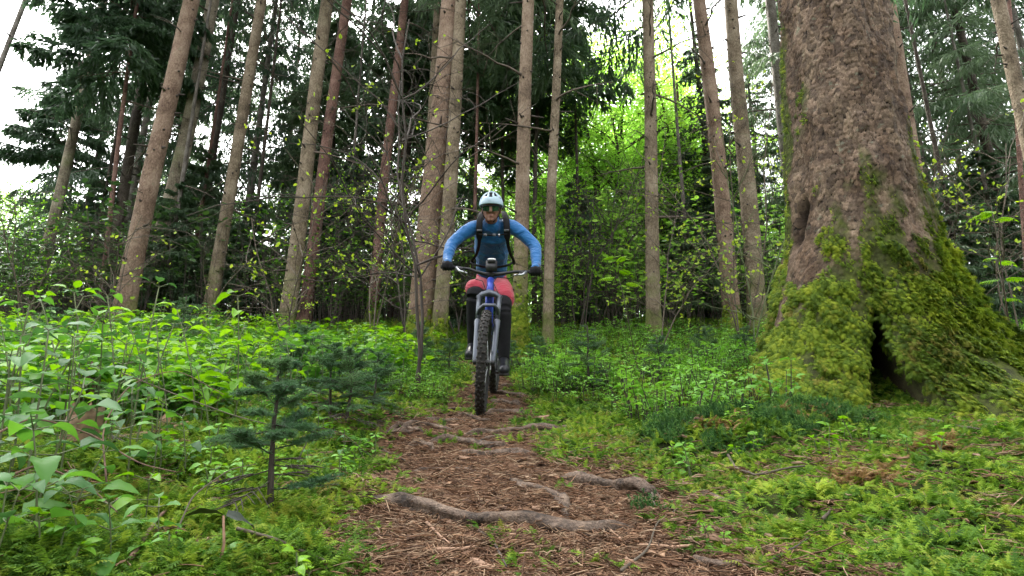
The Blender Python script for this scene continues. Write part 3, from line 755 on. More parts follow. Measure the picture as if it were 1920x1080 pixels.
for q, (u, y, ci, s_, lab) in enumerate(BK):
    full_spruce(at(u, 600, y).x, y, ci, s_, lab, 'dark spruces with living boughs behind the trunks', q)
YG = [(150, 12.5, 'low young spruce in deep shade behind the plants at the far left'), (300, 10.8, 'young spruce between the feet of the pinkish and tan trunks'), (345, 12.5, 'low dark spruce in the shade right of the pale mossy trunk'),
      (455, 11.2, 'shaded young spruce left of the close pair'), (640, 12.5, 'young spruce in the thicket right of the close pair'), (885, 10.8, 'young spruce right behind the cyclist'),
      (1090, 12, 'young dark spruce in front of the thin forked trees'), (1300, 11.2, 'young spruce between the solitary trunk and the pair'), (1360, 13, 'dense young spruce behind the feet of the pair'),
      (1820, 9.5, 'shaded young spruce behind the bare shrub right of the giant'), (1905, 11, 'young spruce at the right border in deep shade')]
for q, (u, y, lab) in enumerate(YG):
    full_spruce(at(u, 600, y).x, y, 0, rnd.uniform(.7, 1.0), lab, 'young spruces between the trunks', q, .05, CROWN_YOUNG[q % 2])

# ---- broadleaved trees in fresh lime green leaf
LF = np.array([[0, 0, 0], [.38, .35, .05], [.30, .75, .02], [0, 1, -.03], [-.30, .75, .02], [-.38, .35, .05]]); LFQ = np.array([[0, 1, 2, 3], [0, 3, 4, 5]])
def leafy_tree(seed, H, spread, nl, leaf=.09, low=.06, stems=3):
    r_ = np.random.default_rng(seed); wood = MB(); lv = MB(); tips = []
    def grow(p, d, L, r, lev):
        n_ = 5; P = [p]
        for k in range(n_):
            d = d + r_.normal(0, .13, 3) + np.array([0, 0, .05 if lev == 0 else .0]); d /= np.linalg.norm(d); p = p + d * L / n_; P.append(p)
        wood.tube(P, np.linspace(r, r * .45, n_ + 1), 6 if lev == 0 else 4, cap=False)
        if lev >= 1: tips.extend(P[1:])
        if lev < 3:
            for k in range((9, 5, 4)[lev]):
                q = P[1 + int(r_.integers(0, n_))] if lev else P[min(n_, 1 + k // 2)]
                a = r_.uniform(0, 2 * PI); el = r_.uniform(.05, .6)
                grow(np.array(q), np.array([math.cos(a) * math.cos(el), math.sin(a) * math.cos(el), math.sin(el)]), spread * (.95, .55, .3)[lev] * r_.uniform(.7, 1.2), r * .42, lev + 1)
    for s_ in range(stems):
        a = r_.uniform(0, 2 * PI); grow(np.array([0, 0, -.2]), np.array([.16 * math.cos(a), .16 * math.sin(a), 1.]), H * r_.uniform(.7, 1), .085, 0)
    tips = np.array(tips); tips = tips[tips[:, 2] > H * low]
    c = tips[r_.integers(0, len(tips), nl)] + r_.normal(0, 1, (nl, 3)) * np.array([.30, .30, .10])
    a = r_.uniform(0, 2 * PI, nl); D = np.stack([np.cos(a), np.sin(a), r_.normal(-.15, .3, nl)], -1)
    fr = frames(D, r_.normal(0, .45, nl)) * (r_.uniform(.6, 1.2, nl) * leaf)[:, None, None]
    lv.inst(LF, None, fr, c, LFQ)
    return wood, lv
LTW = []; 
for s_, (H, sp, nl, st) in enumerate(((11, 2.6, 30000, 3), (9, 2.3, 24000, 4))):
    wd, lv = leafy_tree(s_ + 5, H, sp, nl, stems=st); LTW.append((wd.mesh('trunk', [M['bark_dark']]), lv.mesh('crown', [M['beech']])))
BL = [(1060, 19, 1.05, 'lime green tree right behind the slender trunk beside the cyclist'), (1140, 15, .85, 'thin forked dark stemmed tree in lime green leaf between the trunks'), (1185, 22, 1.2, 'tall lime green tree left of the solitary trunk'),
      (1265, 18, 1.0, 'lime green tree right of the solitary straight trunk'), (1345, 23, 1.1, 'lime green tree between the solitary trunk and the pair'), (1110, 27, 1.3, 'far lime green tree filling the gap right of the cyclist'),
      (1230, 29, 1.3, 'far pale green tree behind the solitary trunk'), (1010, 25, 1.15, 'lime green tree glimpsed directly behind the cyclist'), (1310, 20, 1.0, 'lime green tree reaching high left of the pair of trunks'), (1385, 19, .9, 'lime green tree between the two trunks of the pair'),
 (15, 21, .62, 'pale green tree at the bright left border'), (-70, 19, .65, 'low leafy tree on the sunny left border'), (100, 27, .75, 'small yellow green tree in the clearing behind the mossy grey trunk'),
      (320, 25, 1.0, 'lime green tree glimpsed between the pinkish and pale trunk'), (620, 27, .95, 'lime green tree glimpsed behind the thicket right of the close pair'), (700, 24, .75, 'light green tree low behind the rust brown trunk'), (1160, 17, .9, 'lime green tree just left of the solitary trunk, over the leafy thicket'), (1250, 14.5, .7, 'small lime green tree close behind the solitary trunk'), (1010, 15.5, .6, 'small lime green tree close behind the slender trunk by the cyclist'), (930, 20, .8, 'lime green tree low behind the cyclist'),
 (1420, 24, .8, 'pale green tree in the gap beside the giant trunk'), (1465, 28, .9, 'small pale tree against the white sky left of the giant trunk')]
for q, (u, y, s_, lab) in enumerate(BL):
    x = at(u, 600, y).x; t_ = empty('broadleaved_tree', (x, y, float(G(x, y))), lab, 'tree', 'broadleaved trees in fresh leaf', q * 1.3)
    for k, nme in enumerate(('trunk', 'crown')):
        o_ = link(nme, LTW[q % 2][k], t_); o_.scale = (s_,) * 3

# ---- far-off wood all round
far_m = CROWN_LOW + [LTW[0][1]]
n = 300; a = rng.uniform(-PI, PI, n); d = rng.uniform(30, 62, n)
x, y = np.sin(a) * d, np.cos(a) * d
k = ~((np.abs(np.degrees(a) + 42) < 7) & (d < 50))
k &= ~((np.abs(a) > 1.2) & (d > 50))
x, y = x[k], y[k]; n = len(x)
# the wood behind the camera
n2 = 32; a2 = rng.uniform(1.5, 2 * PI - 1.5, n2); d2 = rng.uniform(9, 26, n2)
x = np.concatenate([x, np.sin(a2) * d2]); y = np.concatenate([y, np.cos(a2) * d2]); n = len(x)
idx = np.where(rng.random(n) < .45, 3, rng.integers(0, 3, n)); idx[-n2:] = rng.integers(0, 3, n2)
sec = (y > 25) & (x / np.maximum(y, 1) > .03) & (x / np.maximum(y, 1) < .50); idx = np.where(sec, 3, idx)
dd = np.hypot(x, y); scl = np.where(idx == 3, .85, 1.0) * rng.uniform(.6, .95, n)
scatter('far_wood', far_m, np.stack([x, y, G(x, y) - .3], -1), np.stack([x * 0, x * 0, rng.uniform(0, 6, n)], -1), scl, idx, 'dark spruces and pale broadleaved trees massed beyond the near trunks')
# ================================================================== ROOTS
print('roots')
ROOTPTS = []
def root(px, rpx, lab, seed, lift=.3, side=False):
    P = [gp(u, v) for u, v in px]; r_ = np.random.default_rng(seed)
    k = len(P); t_ = np.linspace(0, k - 1, k * 14); A = np.array([tuple(p) for p in P])
    # smooth interpolation
    def cr(c):
        o_ = []
        for tt in t_:
            i = min(int(tt), k - 2); f = tt - i; p0, p1, p2, p3 = A[max(i - 1, 0), c], A[i, c], A[i + 1, c], A[min(i + 2, k - 1), c]
            o_.append(.5 * (2 * p1 + (p2 - p0) * f + (2 * p0 - 5 * p1 + 4 * p2 - p3) * f * f + (3 * p1 - p0 - 3 * p2 + p3) * f ** 3))
        return np.array(o_)
    X, Y = cr(0), cr(1); m = len(X); Z = G(X, Y); s_ = np.linspace(0, 1, m)
    dist = np.hypot(X, Y).mean(); r0 = rpx * .95 * dist / FPX
    env = np.clip(np.minimum(s_, 1 - s_) * 4.5, .12, 1) ** .75
    rr = r0 * env * (.75 + .5 * fbm(s_ * 7 + seed, s_ * 0, o=3, s=seed))
    Z = Z + rr * lift + (vnoise(s_ * 8 + seed * 3, s_ * 0, s=seed) - .5) * r0 * .45 - (1 - env) * r0 * .8
    X = X + (vnoise(s_ * 9 + seed, s_ * 0, s=3) - .5) * r0 * .8; Y = Y + (vnoise(s_ * 11 + seed, s_ * 0, s=4) - .5) * r0 * 1.4
    n_ = 16; a = np.arange(n_) / n_ * 2 * PI
    rad = rr[:, None] * (1 + .20 * (vnoise(a[None, :] * 4.0 + s_[:, None] * 3, s_[:, None] * 30 + a[None] * 0, s=seed + 9) - .5) + .45 * (vnoise(a[None, :] * 1.9 + s_[:, None] * 6, s_[:, None] * 9 + a[None] * 0, s=seed) - .5) + .14 * np.cos(a[None] * 3 + s_[:, None] * 9) + .12 * (vnoise(a[None] * 5 + 0 * s_[:, None], s_[:, None] * 14 + 0 * a[None], s=seed + 5) - .5))
    ROOTPTS.extend(zip(X, Y, rr * 1.05)); mb = MB(); mb.tube(np.stack([X, Y, Z], -1), rad, n_, flat=.95)
    if side:
        i0 = int(m * .45); d = np.array([rnd.choice([-1, 1]) * .3, -.9, 0]); l = r0 * 9; p = np.array([X[i0], Y[i0], Z[i0]]); q = [p + d * l * t for t in (0, .3, .6, 1)]
        mb.tube([(a_[0] + .2 * r0 * b_, a_[1], float(G(a_[0], a_[1])) + r0 * .2) for a_, b_ in zip(q, (0, 2, -1, 3))], [r0 * .6, r0 * .45, r0 * .35, r0 * .15], 8)
    o_ = link('exposed_root', mb.mesh('exposed_root', [M['root']], smooth=True)); tag(o_, lab, 'root', 'tree roots crossing the trail')
RT_ = [
 ([(625, 938), (700, 936), (765, 953), (850, 973), (930, 985), (1010, 992), (1090, 996), (1150, 992), (1190, 982)], 15, 'longest thick grey root crossing the whole near end of the trail', 1, .45, 0),
 ([(1040, 893), (1090, 903), (1150, 916), (1210, 925), (1245, 945)], 13, 'thick pale root angling down on the right half of the trail above the longest root', 2, .4, 0),
 ([(955, 893), (980, 912), (1030, 925), (1055, 945), (1068, 978)], 9, 'crooked root bending down towards the middle of the longest root', 3, .35, 0),
 ([(800, 826), (850, 828), (900, 836), (955, 833)], 8, 'twisted root with a knobbly left end in the middle of the trail', 4, .5, 0),
 ([(855, 822), (900, 813), (960, 808), (1030, 805), (1095, 815)], 6.5, 'long thin pale root reaching from mid trail into the moss on the right', 5, .4, 0),
 ([(845, 850), (900, 853), (950, 850), (1010, 851)], 7, 'root just below the twisted pair, dark at the middle and pale at its right end', 6, .4, 0),
 ([(1275, 928), (1330, 932), (1390, 940), (1445, 950)], 9, 'dark topped root stub in the moss right of the thick pale root', 7, .4, 0),
 ([(1365, 980), (1430, 976), (1490, 984), (1535, 986)], 9, 'reddish flaking root farthest to the right of the trail', 8, .35, 0),
 ([(912, 752), (950, 757), (980, 763)], 5, 'short pale root right of the front tyre', 9, .5, 0),
 ([(905, 780), (940, 775), (1000, 776)], 6, 'pale root just below the front tyre', 10, .5, 0),
 ([(735, 808), (800, 799), (860, 810)], 6, 'low arched root on the left side of mid trail', 11, .4, 0),
 ([(790, 786), (840, 791), (880, 790)], 5, 'short dark root left below the front tyre', 12, .4, 0),
 ([(915, 737), (950, 741), (1000, 744)], 5, 'dark root crossing behind the front wheel', 13, .5, 0),
 ([(872, 690), (888, 705), (884, 728)], 3, 'thin root running along the far end of the trail', 14, .4, 0),
 ([(765, 836), (790, 833), (815, 843)], 8, 'dark knobbly root lump at the left rim of the trail', 15, .2, 0),
 ([(1130, 832), (1170, 822), (1200, 806)], 5, 'dead brown stick like root in the moss right of the trail', 16, .5, 0),
 ([(870, 770), (850, 768), (830, 772)], 4, 'thin root on the left of the front tyre', 17, .4, 0),

 ([(640, 812), (690, 806), (735, 812), (790, 806)], 4, 'thin dark root at the left rim level with the low arched root', 18, .5, 0),
 ([(725, 812), (745, 800), (780, 808), (795, 812)], 6, 'short humped root on the left with a dark hollow under it', 19, .6, 0),
 ([(845, 783), (875, 780), (905, 790), (925, 786)], 4, 'slim curled root just left below the front tyre', 20, .5, 0),
 ([(1000, 775), (1010, 768), (1060, 772), (1100, 776)], 4.5, 'root continuing right from the pale one below the tyre', 21, .4, 0),
 ([(980, 792), (1040, 800), (1080, 797)], 4, 'faint root between the moss strip and the front tyre', 22, .3, 0),
 ([(765, 885), (830, 880), (900, 884)], 3.5, 'flat worn root barely showing in the litter of mid trail', 23, .1, 0),
 ([(890, 838), (905, 828), (920, 822), (955, 812)], 4, 'thin root forking up between the twisted pair and the long pale one', 24, .5, 0),
 ([(910, 842), (935, 834), (948, 830)], 3, 'tiny forked root end over the twisted root', 25, .8, 0),
 ([(1080, 845), (1150, 850), (1240, 842), (1300, 836)], 4, 'dark root edging the moss strip right of the trail', 26, .2, 0),
 ([(935, 725), (960, 722), (990, 728)], 3, 'small root behind the rear wheel', 27, .4, 0),
 ([(1290, 1045), (1340, 1060), (1420, 1058)], 7, 'broken pinkish root piece near the bottom right of the trail', 28, .2, 0),
]
for a in RT_: root(*a[:4], a[4] - .02, a[5])

RP = np.array(ROOTPTS)
def off_roots(x, y, k=1.0):
    ok = np.ones(len(x), bool); c = (y < 6.5) & (np.abs(x) < 2); ii = np.where(c)[0]
    for a in range(0, len(ii), 4000):
        q = ii[a:a + 4000]; d = np.hypot(x[q, None] - RP[None, :, 0], (y[q, None] - RP[None, :, 1])); ok[q] = (d > RP[None, :, 2] * k + .004).all(1)
    return ok
# ================================================================== MOSS CARPET, LITTER
print('moss')
def near_points(n, y0, y1, uw=1080):
    """random ground points in the wedge in front of the trail, denser close by"""
    y = y0 * (y1 / y0) ** rng.random(n) ; x = (rng.random(n) * 2 - 1) * (uw / FPX) * y * 1.02
    return x, y
def gnormal(x, y, e=.05):
    gx_ = (G(x + e, y) - G(x - e, y)) / (2 * e); gy_ = (G(x, y + e) - G(x, y - e)) / (2 * e)
    return -np.arctan(gx_), np.arctan(gy_)
def in_tree(x, y):
    dx, dy = x - 2.57, y - TREE_Y
    r = np.hypot(dx, dy); hz_ = G(x, y) - bt_z0 + .02; ph_ = (np.degrees(np.arctan2(dy, dx) - CAMDIR) + 180) % 360 - 180
    return (r < bt_surface(ph_, hz_)[0] - .01) & (r < 1.6)
x, y = near_points(105000, 1.0, 9.5)
k = np.hypot(x, y) > .8
pmx = path_mask(x, y)
dens = (1 - pmx) * (.55 + .45 * (fbm(x * 3, y * 3, o=3, s=101) > .42)) + pmx * .10 * (fbm(x * 5, y * 5, o=3, s=102) > .60)
bare = (fbm(x * 1.7 + 5, y * 1.7, o=3, s=103) > .60) & (np.abs(x - path_x(y)) < 1.5) & (x > path_x(y)) & (y < 2.4)
dens = np.where(bare, dens * .45, dens)
k &= (rng.random(len(x)) < dens) & ~in_tree(x, y) & off_roots(x, y, 1.3)
x, y = x[k], y[k]; n = len(x)
tx, ty = gnormal(x, y)
z = G(x, y) + (1 - path_mask(x, y)) * mossh(x, y)
sc = rng.uniform(.55, 1.2, n) * np.clip(.58 + .13 * y, .6, 1.6)
dark = .9 * sstep(.38, .56, fbm(x * 6, y * 6, o=3, s=104)) * sstep(.2, .5, np.exp(-(((x - .95) / .33) ** 2 + ((y - 2.55) / .22) ** 2)) + np.exp(-(((x - 1.45) / .30) ** 2 + ((y - 2.75) / .16) ** 2)) + .8 * np.exp(-(((x - .35) / .13) ** 2 + ((y - 1.72) / .12) ** 2))) > rng.random(n)
mossD = []
for s_ in range(3):   # haircap moss: upright bottle-brush stems
    r_ = np.random.default_rng(300 + s_); mb = MB()
    for q in range(10):
        o_ = np.array([r_.normal() * .02, r_.normal() * .02, -.005]); Hh = r_.uniform(.03, .06); ln = r_.normal(0, .25, 2)
        m_ = 26; t_ = r_.uniform(.1, 1, m_); a = r_.uniform(0, 2 * PI, m_)
        D = np.stack([np.cos(a), np.sin(a), np.full(m_, .9)], -1); fr = frames(D) * np.array([.0035, .013, 1.])[None, :, None]
        mb.inst(TWV, None, fr, o_ + np.stack([ln[0] * t_ * Hh, ln[1] * t_ * Hh, t_ * Hh], -1), TWQ)
    mossD.append(mb.mesh('haircap_moss', [M['moss_dark']]))
i_ = np.where(dark, rng.integers(4, 7, n), rng.integers(0, 4, n))
P = np.stack([x, y, z], -1); RT = np.stack([ty + rng.normal(0, .22, n), -tx + rng.normal(0, .22, n), rng.uniform(0, 6.28, n)], -1)
kd = dark
scatter('moss_carpet', mossP, P[~kd], RT[~kd], sc[~kd], rng.integers(0, 4, (~kd).sum()), 'yellow green feathery moss covering the forest floor')
scatter('haircap_moss', mossD, P[kd], RT[kd], sc[kd] * 1.15, rng.integers(0, 3, kd.sum()), 'dark blue green cushions of haircap moss between the trail and the giant spruce')
# moss beyond, coarse
x, y = near_points(9000, 7.5, 15, 1150); n = len(x)
scatter('far_moss', mossP, np.stack([x, y, G(x, y) + .01], -1), np.stack([x * 0, x * 0, rng.uniform(0, 6, n)], -1), rng.uniform(1.8, 3.2, n), None, 'moss and low growth under the slender trunks')

# patches of brown dead moss at the foot of the big tree
M['moss_dead'] = moss_mat('moss_dead', [(.10, .06, .025), (.20, .12, .05), (.30, .18, .075), (.38, .26, .12)], tint=False)
mossX = [moss_clump('dead_moss', M['moss_dead'], 8, .02, .4, 80 + s_, .04) for s_ in range(2)]
X_ = []
for u0, u1, v0, v1, n_ in ((1500, 1630, 755, 788, 150), (1425, 1500, 770, 790, 40), (1310, 1370, 792, 812, 40), (1760, 1920, 720, 790, 110), (1700, 1790, 820, 860, 60), (1560, 1700, 880, 920, 50)):
    for q in range(n_): X_.append(tuple(gp(rnd.gauss((u0 + u1) / 2, (u1 - u0) / 4), rnd.gauss((v0 + v1) / 2, (v1 - v0) / 4), .012)))
X_ = np.array(X_); n = len(X_)
scatter('dead_moss', mossX, X_, np.stack([rng.normal(0, .2, n), rng.normal(0, .2, n), rng.uniform(0, 6.28, n)], -1), rng.uniform(.7, 1.3, n), None, 'orange brown dead moss at the foot of the giant spruce')

# litter of needles, twigs and bark flakes
LT = []
for s_ in range(8):
    r_ = np.random.default_rng(500 + s_); mb = MB()
    if s_ < 5:
        for q in range(5):
            o_ = r_.normal(0, .02, 3) * np.array([1, 1, .08]); a = r_.uniform(0, PI); L = r_.uniform(.018, .05); d = np.array([math.cos(a), math.sin(a), r_.normal() * .12])
            mb.tube([o_ - d * L / 2, o_ + np.array([0, 0, .002 * r_.normal()]) , o_ + d * L / 2], r_.uniform(.0006, .0015), 3, cap=False)
    else:
        o_ = np.zeros(3); W_, L_ = r_.uniform(.004, .009), r_.uniform(.012, .03)
        V = np.array([[-W_, -L_, 0], [W_ * .8, -L_ * .8, .001], [W_, L_ * .5, .003], [.2 * W_, L_, .001], [-W_ * .9, L_ * .7, 0], [-W_ * .8, 0, .004]])
        mb.add(np.vstack([V, V - [0, 0, .003]]), None, None); 
        n0 = 6; mb.T.append(np.array([[0, 1, 2], [0, 2, 5], [2, 3, 5], [3, 4, 5]])); mb.tm.append(np.zeros(4, int))
        mb.Q.append(np.array([[i, (i + 1) % 6, (i + 1) % 6 + 6, i + 6] for i in range(6)])); mb.qm.append(np.zeros(6, int))
    LT.append(mb.mesh('litter_piece', [M['litter']]))
x, y = near_points(85000, .95, 8)
k = rng.random(len(x)) < np.clip(path_mask(x, y) * (.35 + .65 * sstep(.40, .52, fbm(x * 4, y * 4, o=3, s=151))) + .04 + .06 * (fbm(x * 2.5, y * 2.5, o=3, s=111) > .60), 0, 1)
k &= off_roots(x, y, .8)
x, y = x[k], y[k]; n = len(x); lift = (1 - path_mask(x, y)) * .028
i_ = np.where(rng.random(n) < .80, rng.integers(0, 5, n), rng.integers(5, 8, n))
scatter('needle_litter', LT, np.stack([x, y, G(x, y) + (fbm(x * 26, y * 26, o=2, s=51) - .5) * .018 + .003 + lift], -1),
        np.stack([rng.normal(0, .18, n), rng.normal(0, .18, n), rng.uniform(0, 6.28, n)], -1), rng.uniform(.7, 1.5, n) * np.clip(.75 + .12 * y, .8, 1.5), i_, 'reddish brown spruce needles, twigs and bark flakes strewn on the trail')

# ---- sticks
def stick(px, rpx, lab, mat='twig', lift=.012, group='fallen twigs and sticks', name='fallen_stick', curve=0):
    P = [gp(u, v, lift) for u, v in px]
    for p_ in P: p_.z += .022 * (1 - float(path_mask(p_.x, p_.y)))
    if len(P) == 2: P = [P[0], (P[0] + P[1]) / 2 + Vector((0, 0, curve)), P[1]]
    r0 = rpx * P[0].length / FPX; k = len(P)
    A = np.array([tuple(p) for p in P]); t_ = np.linspace(0, k - 1, k * 5); B = np.stack([np.interp(t_, range(k), A[:, c]) for c in range(3)], -1)
    B[1:-1] = (B[:-2] + 2 * B[1:-1] + B[2:]) / 4; B[1:-1] = (B[:-2] + 2 * B[1:-1] + B[2:]) / 4
    B[:, 2] += (vnoise(t_ * 3, t_ * 0) - .5) * r0 * 2
    mb = MB(); mb.tube(B, np.linspace(r0, r0 * .55, len(B)), 6)
    tag(link(name, mb.mesh(name, [M[mat]], smooth=True)), lab, 'stick', group)
ST = [
 ([(1366, 866), (1380, 893), (1405, 907), (1440, 906), (1512, 896)], 2.4, 'pale bent twig curving on the moss below the dark cushion moss', 'twig'),
 ([(800, 985), (842, 1030)], 3, 'straight reddish stick lying left below the longest root', 'chip'),
 ([(818, 1036), (890, 1036)], 4, 'short thick stick lying level near the bottom of the trail', 'chip'),
 ([(880, 990), (925, 1020), (950, 1075)], 2.6, 'long thin twig running down from the middle of the longest root', 'twig_dark'),
 ([(1130, 985), (1165, 1022)], 3, 'stick slanting down from the right end of the longest root', 'chip'),
 ([(1200, 1028), (1300, 1036)], 4, 'straight brown stick lying level right of the trail bottom', 'chip'),
 ([(1165, 1078), (1215, 1040), (1232, 990), (1280, 965)], 2.6, 'forked greyish twig at the bottom right of the trail', 'twig'),
 ([(1222, 926), (1229, 968)], 2.4, 'small upright looking pale twig against the thick pale root', 'twig'),
 ([(440, 1020), (520, 1042), (610, 1078)], 3, 'long thin tan twig slanting on the moss near the two black leaves', 'twig'),
 ([(200, 838), (290, 822), (352, 808)], 4, 'tan stick lying across the moss between the leafy plants', 'chip'),
 ([(150, 800), (230, 848), (330, 880), (460, 845)], 3, 'long dark twig sagging over the moss left of the small dead fir', 'twig_dark'),
 ([(1740, 795), (1840, 822)], 2.5, 'pale twig on the moss right of the dark hollow', 'twig'),
 ([(1545, 995), (1562, 980)], 3, 'tiny pale twig right of the reddish flaking root', 'twig'),
 ([(240, 1078), (300, 985), (420, 915)], 4, 'reddish brown bramble stem leaning over the near left moss', 'chip_dark'),
 ([(632, 1018), (650, 1032)], 4, 'short orange brown splinter at the left rim of the trail', 'chip'),
 ([(1440, 1070), (1520, 1040)], 2, 'thin dull twig in the bottom right moss', 'twig_dark'),
 ([(690, 840), (760, 870)], 2, 'thin dark twig at the left side of mid trail', 'twig_dark'),
 ([(1040, 860), (1120, 850)], 2, 'fine twig lying across mid trail below the moss strip', 'twig_dark'),
 ([(380, 960), (440, 955), (500, 935)], 6, 'thick brown broken branch at the foot of the small dead fir', 'chip_dark'),
]
for a in ST: stick(*a)
# ---- arching bramble stems
def arch(px, rpx, lab, mat='chip_dark'):
    P = []
    for u, v, y in px: P.append(at(u, v, y))
    t_ = np.linspace(0, len(P) - 1, 30); B = np.stack([np.interp(t_, range(len(P)), [p[c] for p in P]) for c in range(3)], -1)
    for _ in range(5): B[1:-1] = (B[:-2] + 2 * B[1:-1] + B[2:]) / 4
    r0 = rpx * 1.4 / FPX; mb = MB(); mb.tube(B, np.linspace(r0, r0 * .45, 30), 6); tag(link('bramble_stem', mb.mesh('bramble_stem', [M[mat]], smooth=True)), lab, 'bramble', 'bramble stems arching over the left moss')
arch([(-20, 820, 1.35), (60, 780, 1.45), (170, 812, 1.5), (260, 870, 1.45), (330, 885, 1.42)], 2.2, 'brown bramble stem arching from the left border down to the moss')
arch([(200, 905, 1.4), (190, 800, 1.5), (240, 720, 1.6), (330, 690, 1.7), (420, 740, 1.7)], 1.8, 'thin bramble stem arching high over the dark rotten stump')
arch([(0, 900, 1.25), (70, 870, 1.3), (160, 905, 1.3), (220, 960, 1.25)], 2, 'bramble stem low over the bottom left plants')
arch([(560, 860, 1.9), (590, 800, 1.95), (640, 810, 2.0), (700, 860, 2.0)], 1.5, 'dark twig looping in the moss right of the small dead fir', 'twig_dark')
arch([(330, 1000, 1.25), (360, 930, 1.3), (430, 880, 1.35), (480, 870, 1.4)], 1.6, 'tan stalk leaning towards the foot of the small dead fir', 'twig')
arch([(230, 700, 1.9), (330, 740, 1.9), (440, 780, 1.85), (520, 800, 1.8)], 2, 'long tan stick propped across the plants behind the small dead fir', 'twig')

# ---- wood chips: flat splinters
CHIPS = [(878, 945, 26, 12, 60, 'pale rust splinter standing out above the longest root in mid trail'), (872, 862, 22, 9, 5, 'small orange chip in mid trail below the roots'), (1340, 1024, 55, 14, -10, 'flat pale wood slab at the lower right of the trail'),
 (1362, 1034, 62, 11, 22, 'grey split wood piece lying against the flat pale slab'), (1425, 1044, 48, 12, -12, 'reddish bark flake right of the grey split wood'), (905, 1066, 60, 13, -40, 'large pinkish bark strip at the very bottom of the trail'),
 (640, 1050, 45, 16, 0, 'orange brown bark flakes at the lower left rim of the trail'), (1010, 958, 24, 7, 30, 'small tan chip just above the middle of the longest root'), (945, 960, 14, 8, 80, 'little rust chip left of the small tan chip'),
 (700, 905, 12, 9, 0, 'small pale chip left in mid trail'), (1018, 790, 22, 14, 0, 'pinkish stone like chip with a leaf, right below the front tyre'), (850, 800, 20, 6, 10, 'thin chip on the left of mid trail'),
 (1320, 800, 40, 10, 10, 'rust brown bark flake in the moss under the green bushes'), (1700, 895, 14, 12, 0, 'orange dead leaf scrap on the moss below the hollow'), (1110, 955, 16, 10, 20, 'tiny tan chip right of the crooked root'), (1180, 1060, 18, 9, -60, 'small rust chip near the forked twig'),
 (770, 1015, 16, 7, 30, 'small tan chip on the lower left of the trail'), (1060, 1040, 22, 8, 15, 'rust coloured chip in the lower middle of the trail'), (960, 1010, 18, 6, -20, 'thin chip just below the longest root')]
for q, (u, v, wd, ht, an, lab) in enumerate(CHIPS):
    p = gp(u, v, .010); p.z += .022 * (1 - float(path_mask(p.x, p.y))); s_ = p.length / FPX; L = wd * s_; W_ = min(ht * 1.3 * s_, L * .6); r_ = np.random.default_rng(q + 70); n_ = 9
    a = np.arange(n_) / n_ * 2 * PI; rr = 1 + r_.normal(0, .16, n_)
    T = np.stack([np.cos(a) * L / 2 * rr, np.sin(a) * W_ / 2 * rr, r_.normal(0, .002, n_) + .004 * np.abs(np.cos(a))], -1); B_ = T * np.array([.96, .9, 1]) - np.array([0, 0, .006])
    mb = MB(); mb.add(np.vstack([T, B_, [[0, 0, .004]]]), [[i, (i + 1) % n_, 2 * n_] for i in range(n_)], [[i + n_, (i + 1) % n_ + n_, (i + 1) % n_, i] for i in range(n_)])
    o_ = link('wood_chip', mb.mesh('wood_chip', [M['chip' if q % 4 else 'chip_dark']])); o_.location = p; o_.rotation_euler = (rnd.uniform(-.1, .25), rnd.uniform(-.15, .15), R(an))
    tag(o_, lab, 'wood chip', 'wood chips and bark flakes on the trail')

M['chip_mid'] = plain('chip_mid', (.20, .125, .075), .85, var=.45, scale=30, bmp=.6)
# ---- rotten stump pieces at the left
for q, (u, v, wd, ht, lab, mt) in enumerate(((145, 835, 44, 60, 'light brown broken stump with a splintered top among the left plants', 'chip_mid'), (150, 790, 30, 90, 'dark rotten upright snag behind the pale broken stump', 'chip_dark'), (276, 792, 34, 50, 'dark brown rotten stump right of the pale broken one', 'chip_dark'), (306, 808, 14, 26, 'small rust brown snag beside the dark rotten stump', 'chip'))):
    p = gp(u, v); s_ = p.length / FPX; r0 = wd * s_ / 2; H_ = ht * s_; n_ = 16; a = np.arange(n_) / n_ * 2 * PI; r_ = np.random.default_rng(q + 7)
    jag = r_.uniform(.55, 1.1, n_); mb = MB(); rings = []
    for t_ in (-.15, .15, .4, .7, 1): rings.append(np.stack([np.cos(a) * r0 * (1.15 - .2 * t_) * (1 + .15 * np.sin(a * 3 + q)), np.sin(a) * r0 * (1.1 - .2 * t_), H_ * t_ * (jag if t_ > .6 else 1) + a * 0], -1))
    for t_ in (.9, .3): rings.append(np.stack([np.cos(a) * r0 * .7, np.sin(a) * r0 * .7, H_ * t_ * .6 * jag], -1))
    V = np.vstack(rings + [[[0, 0, H_ * .25]]]); m = len(rings); i, j = np.meshgrid(np.arange(m - 1), np.arange(n_), indexing='ij'); j2 = (j + 1) % n_
    mb.add(V, [[(m - 1) * n_ + k, (m - 1) * n_ + (k + 1) % n_, m * n_] for k in range(n_)], np.stack([i * n_ + j, i * n_ + j2, (i + 1) * n_ + j2, (i + 1) * n_ + j], -1).reshape(-1, 4))
    o_ = link('tree_stump', mb.mesh('tree_stump', [M[mt]])); o_.location = p; o_.rotation_euler = (0, rnd.uniform(-.15, .15), 0); tag(o_, lab, 'stump', 'rotten stumps among the left plants')

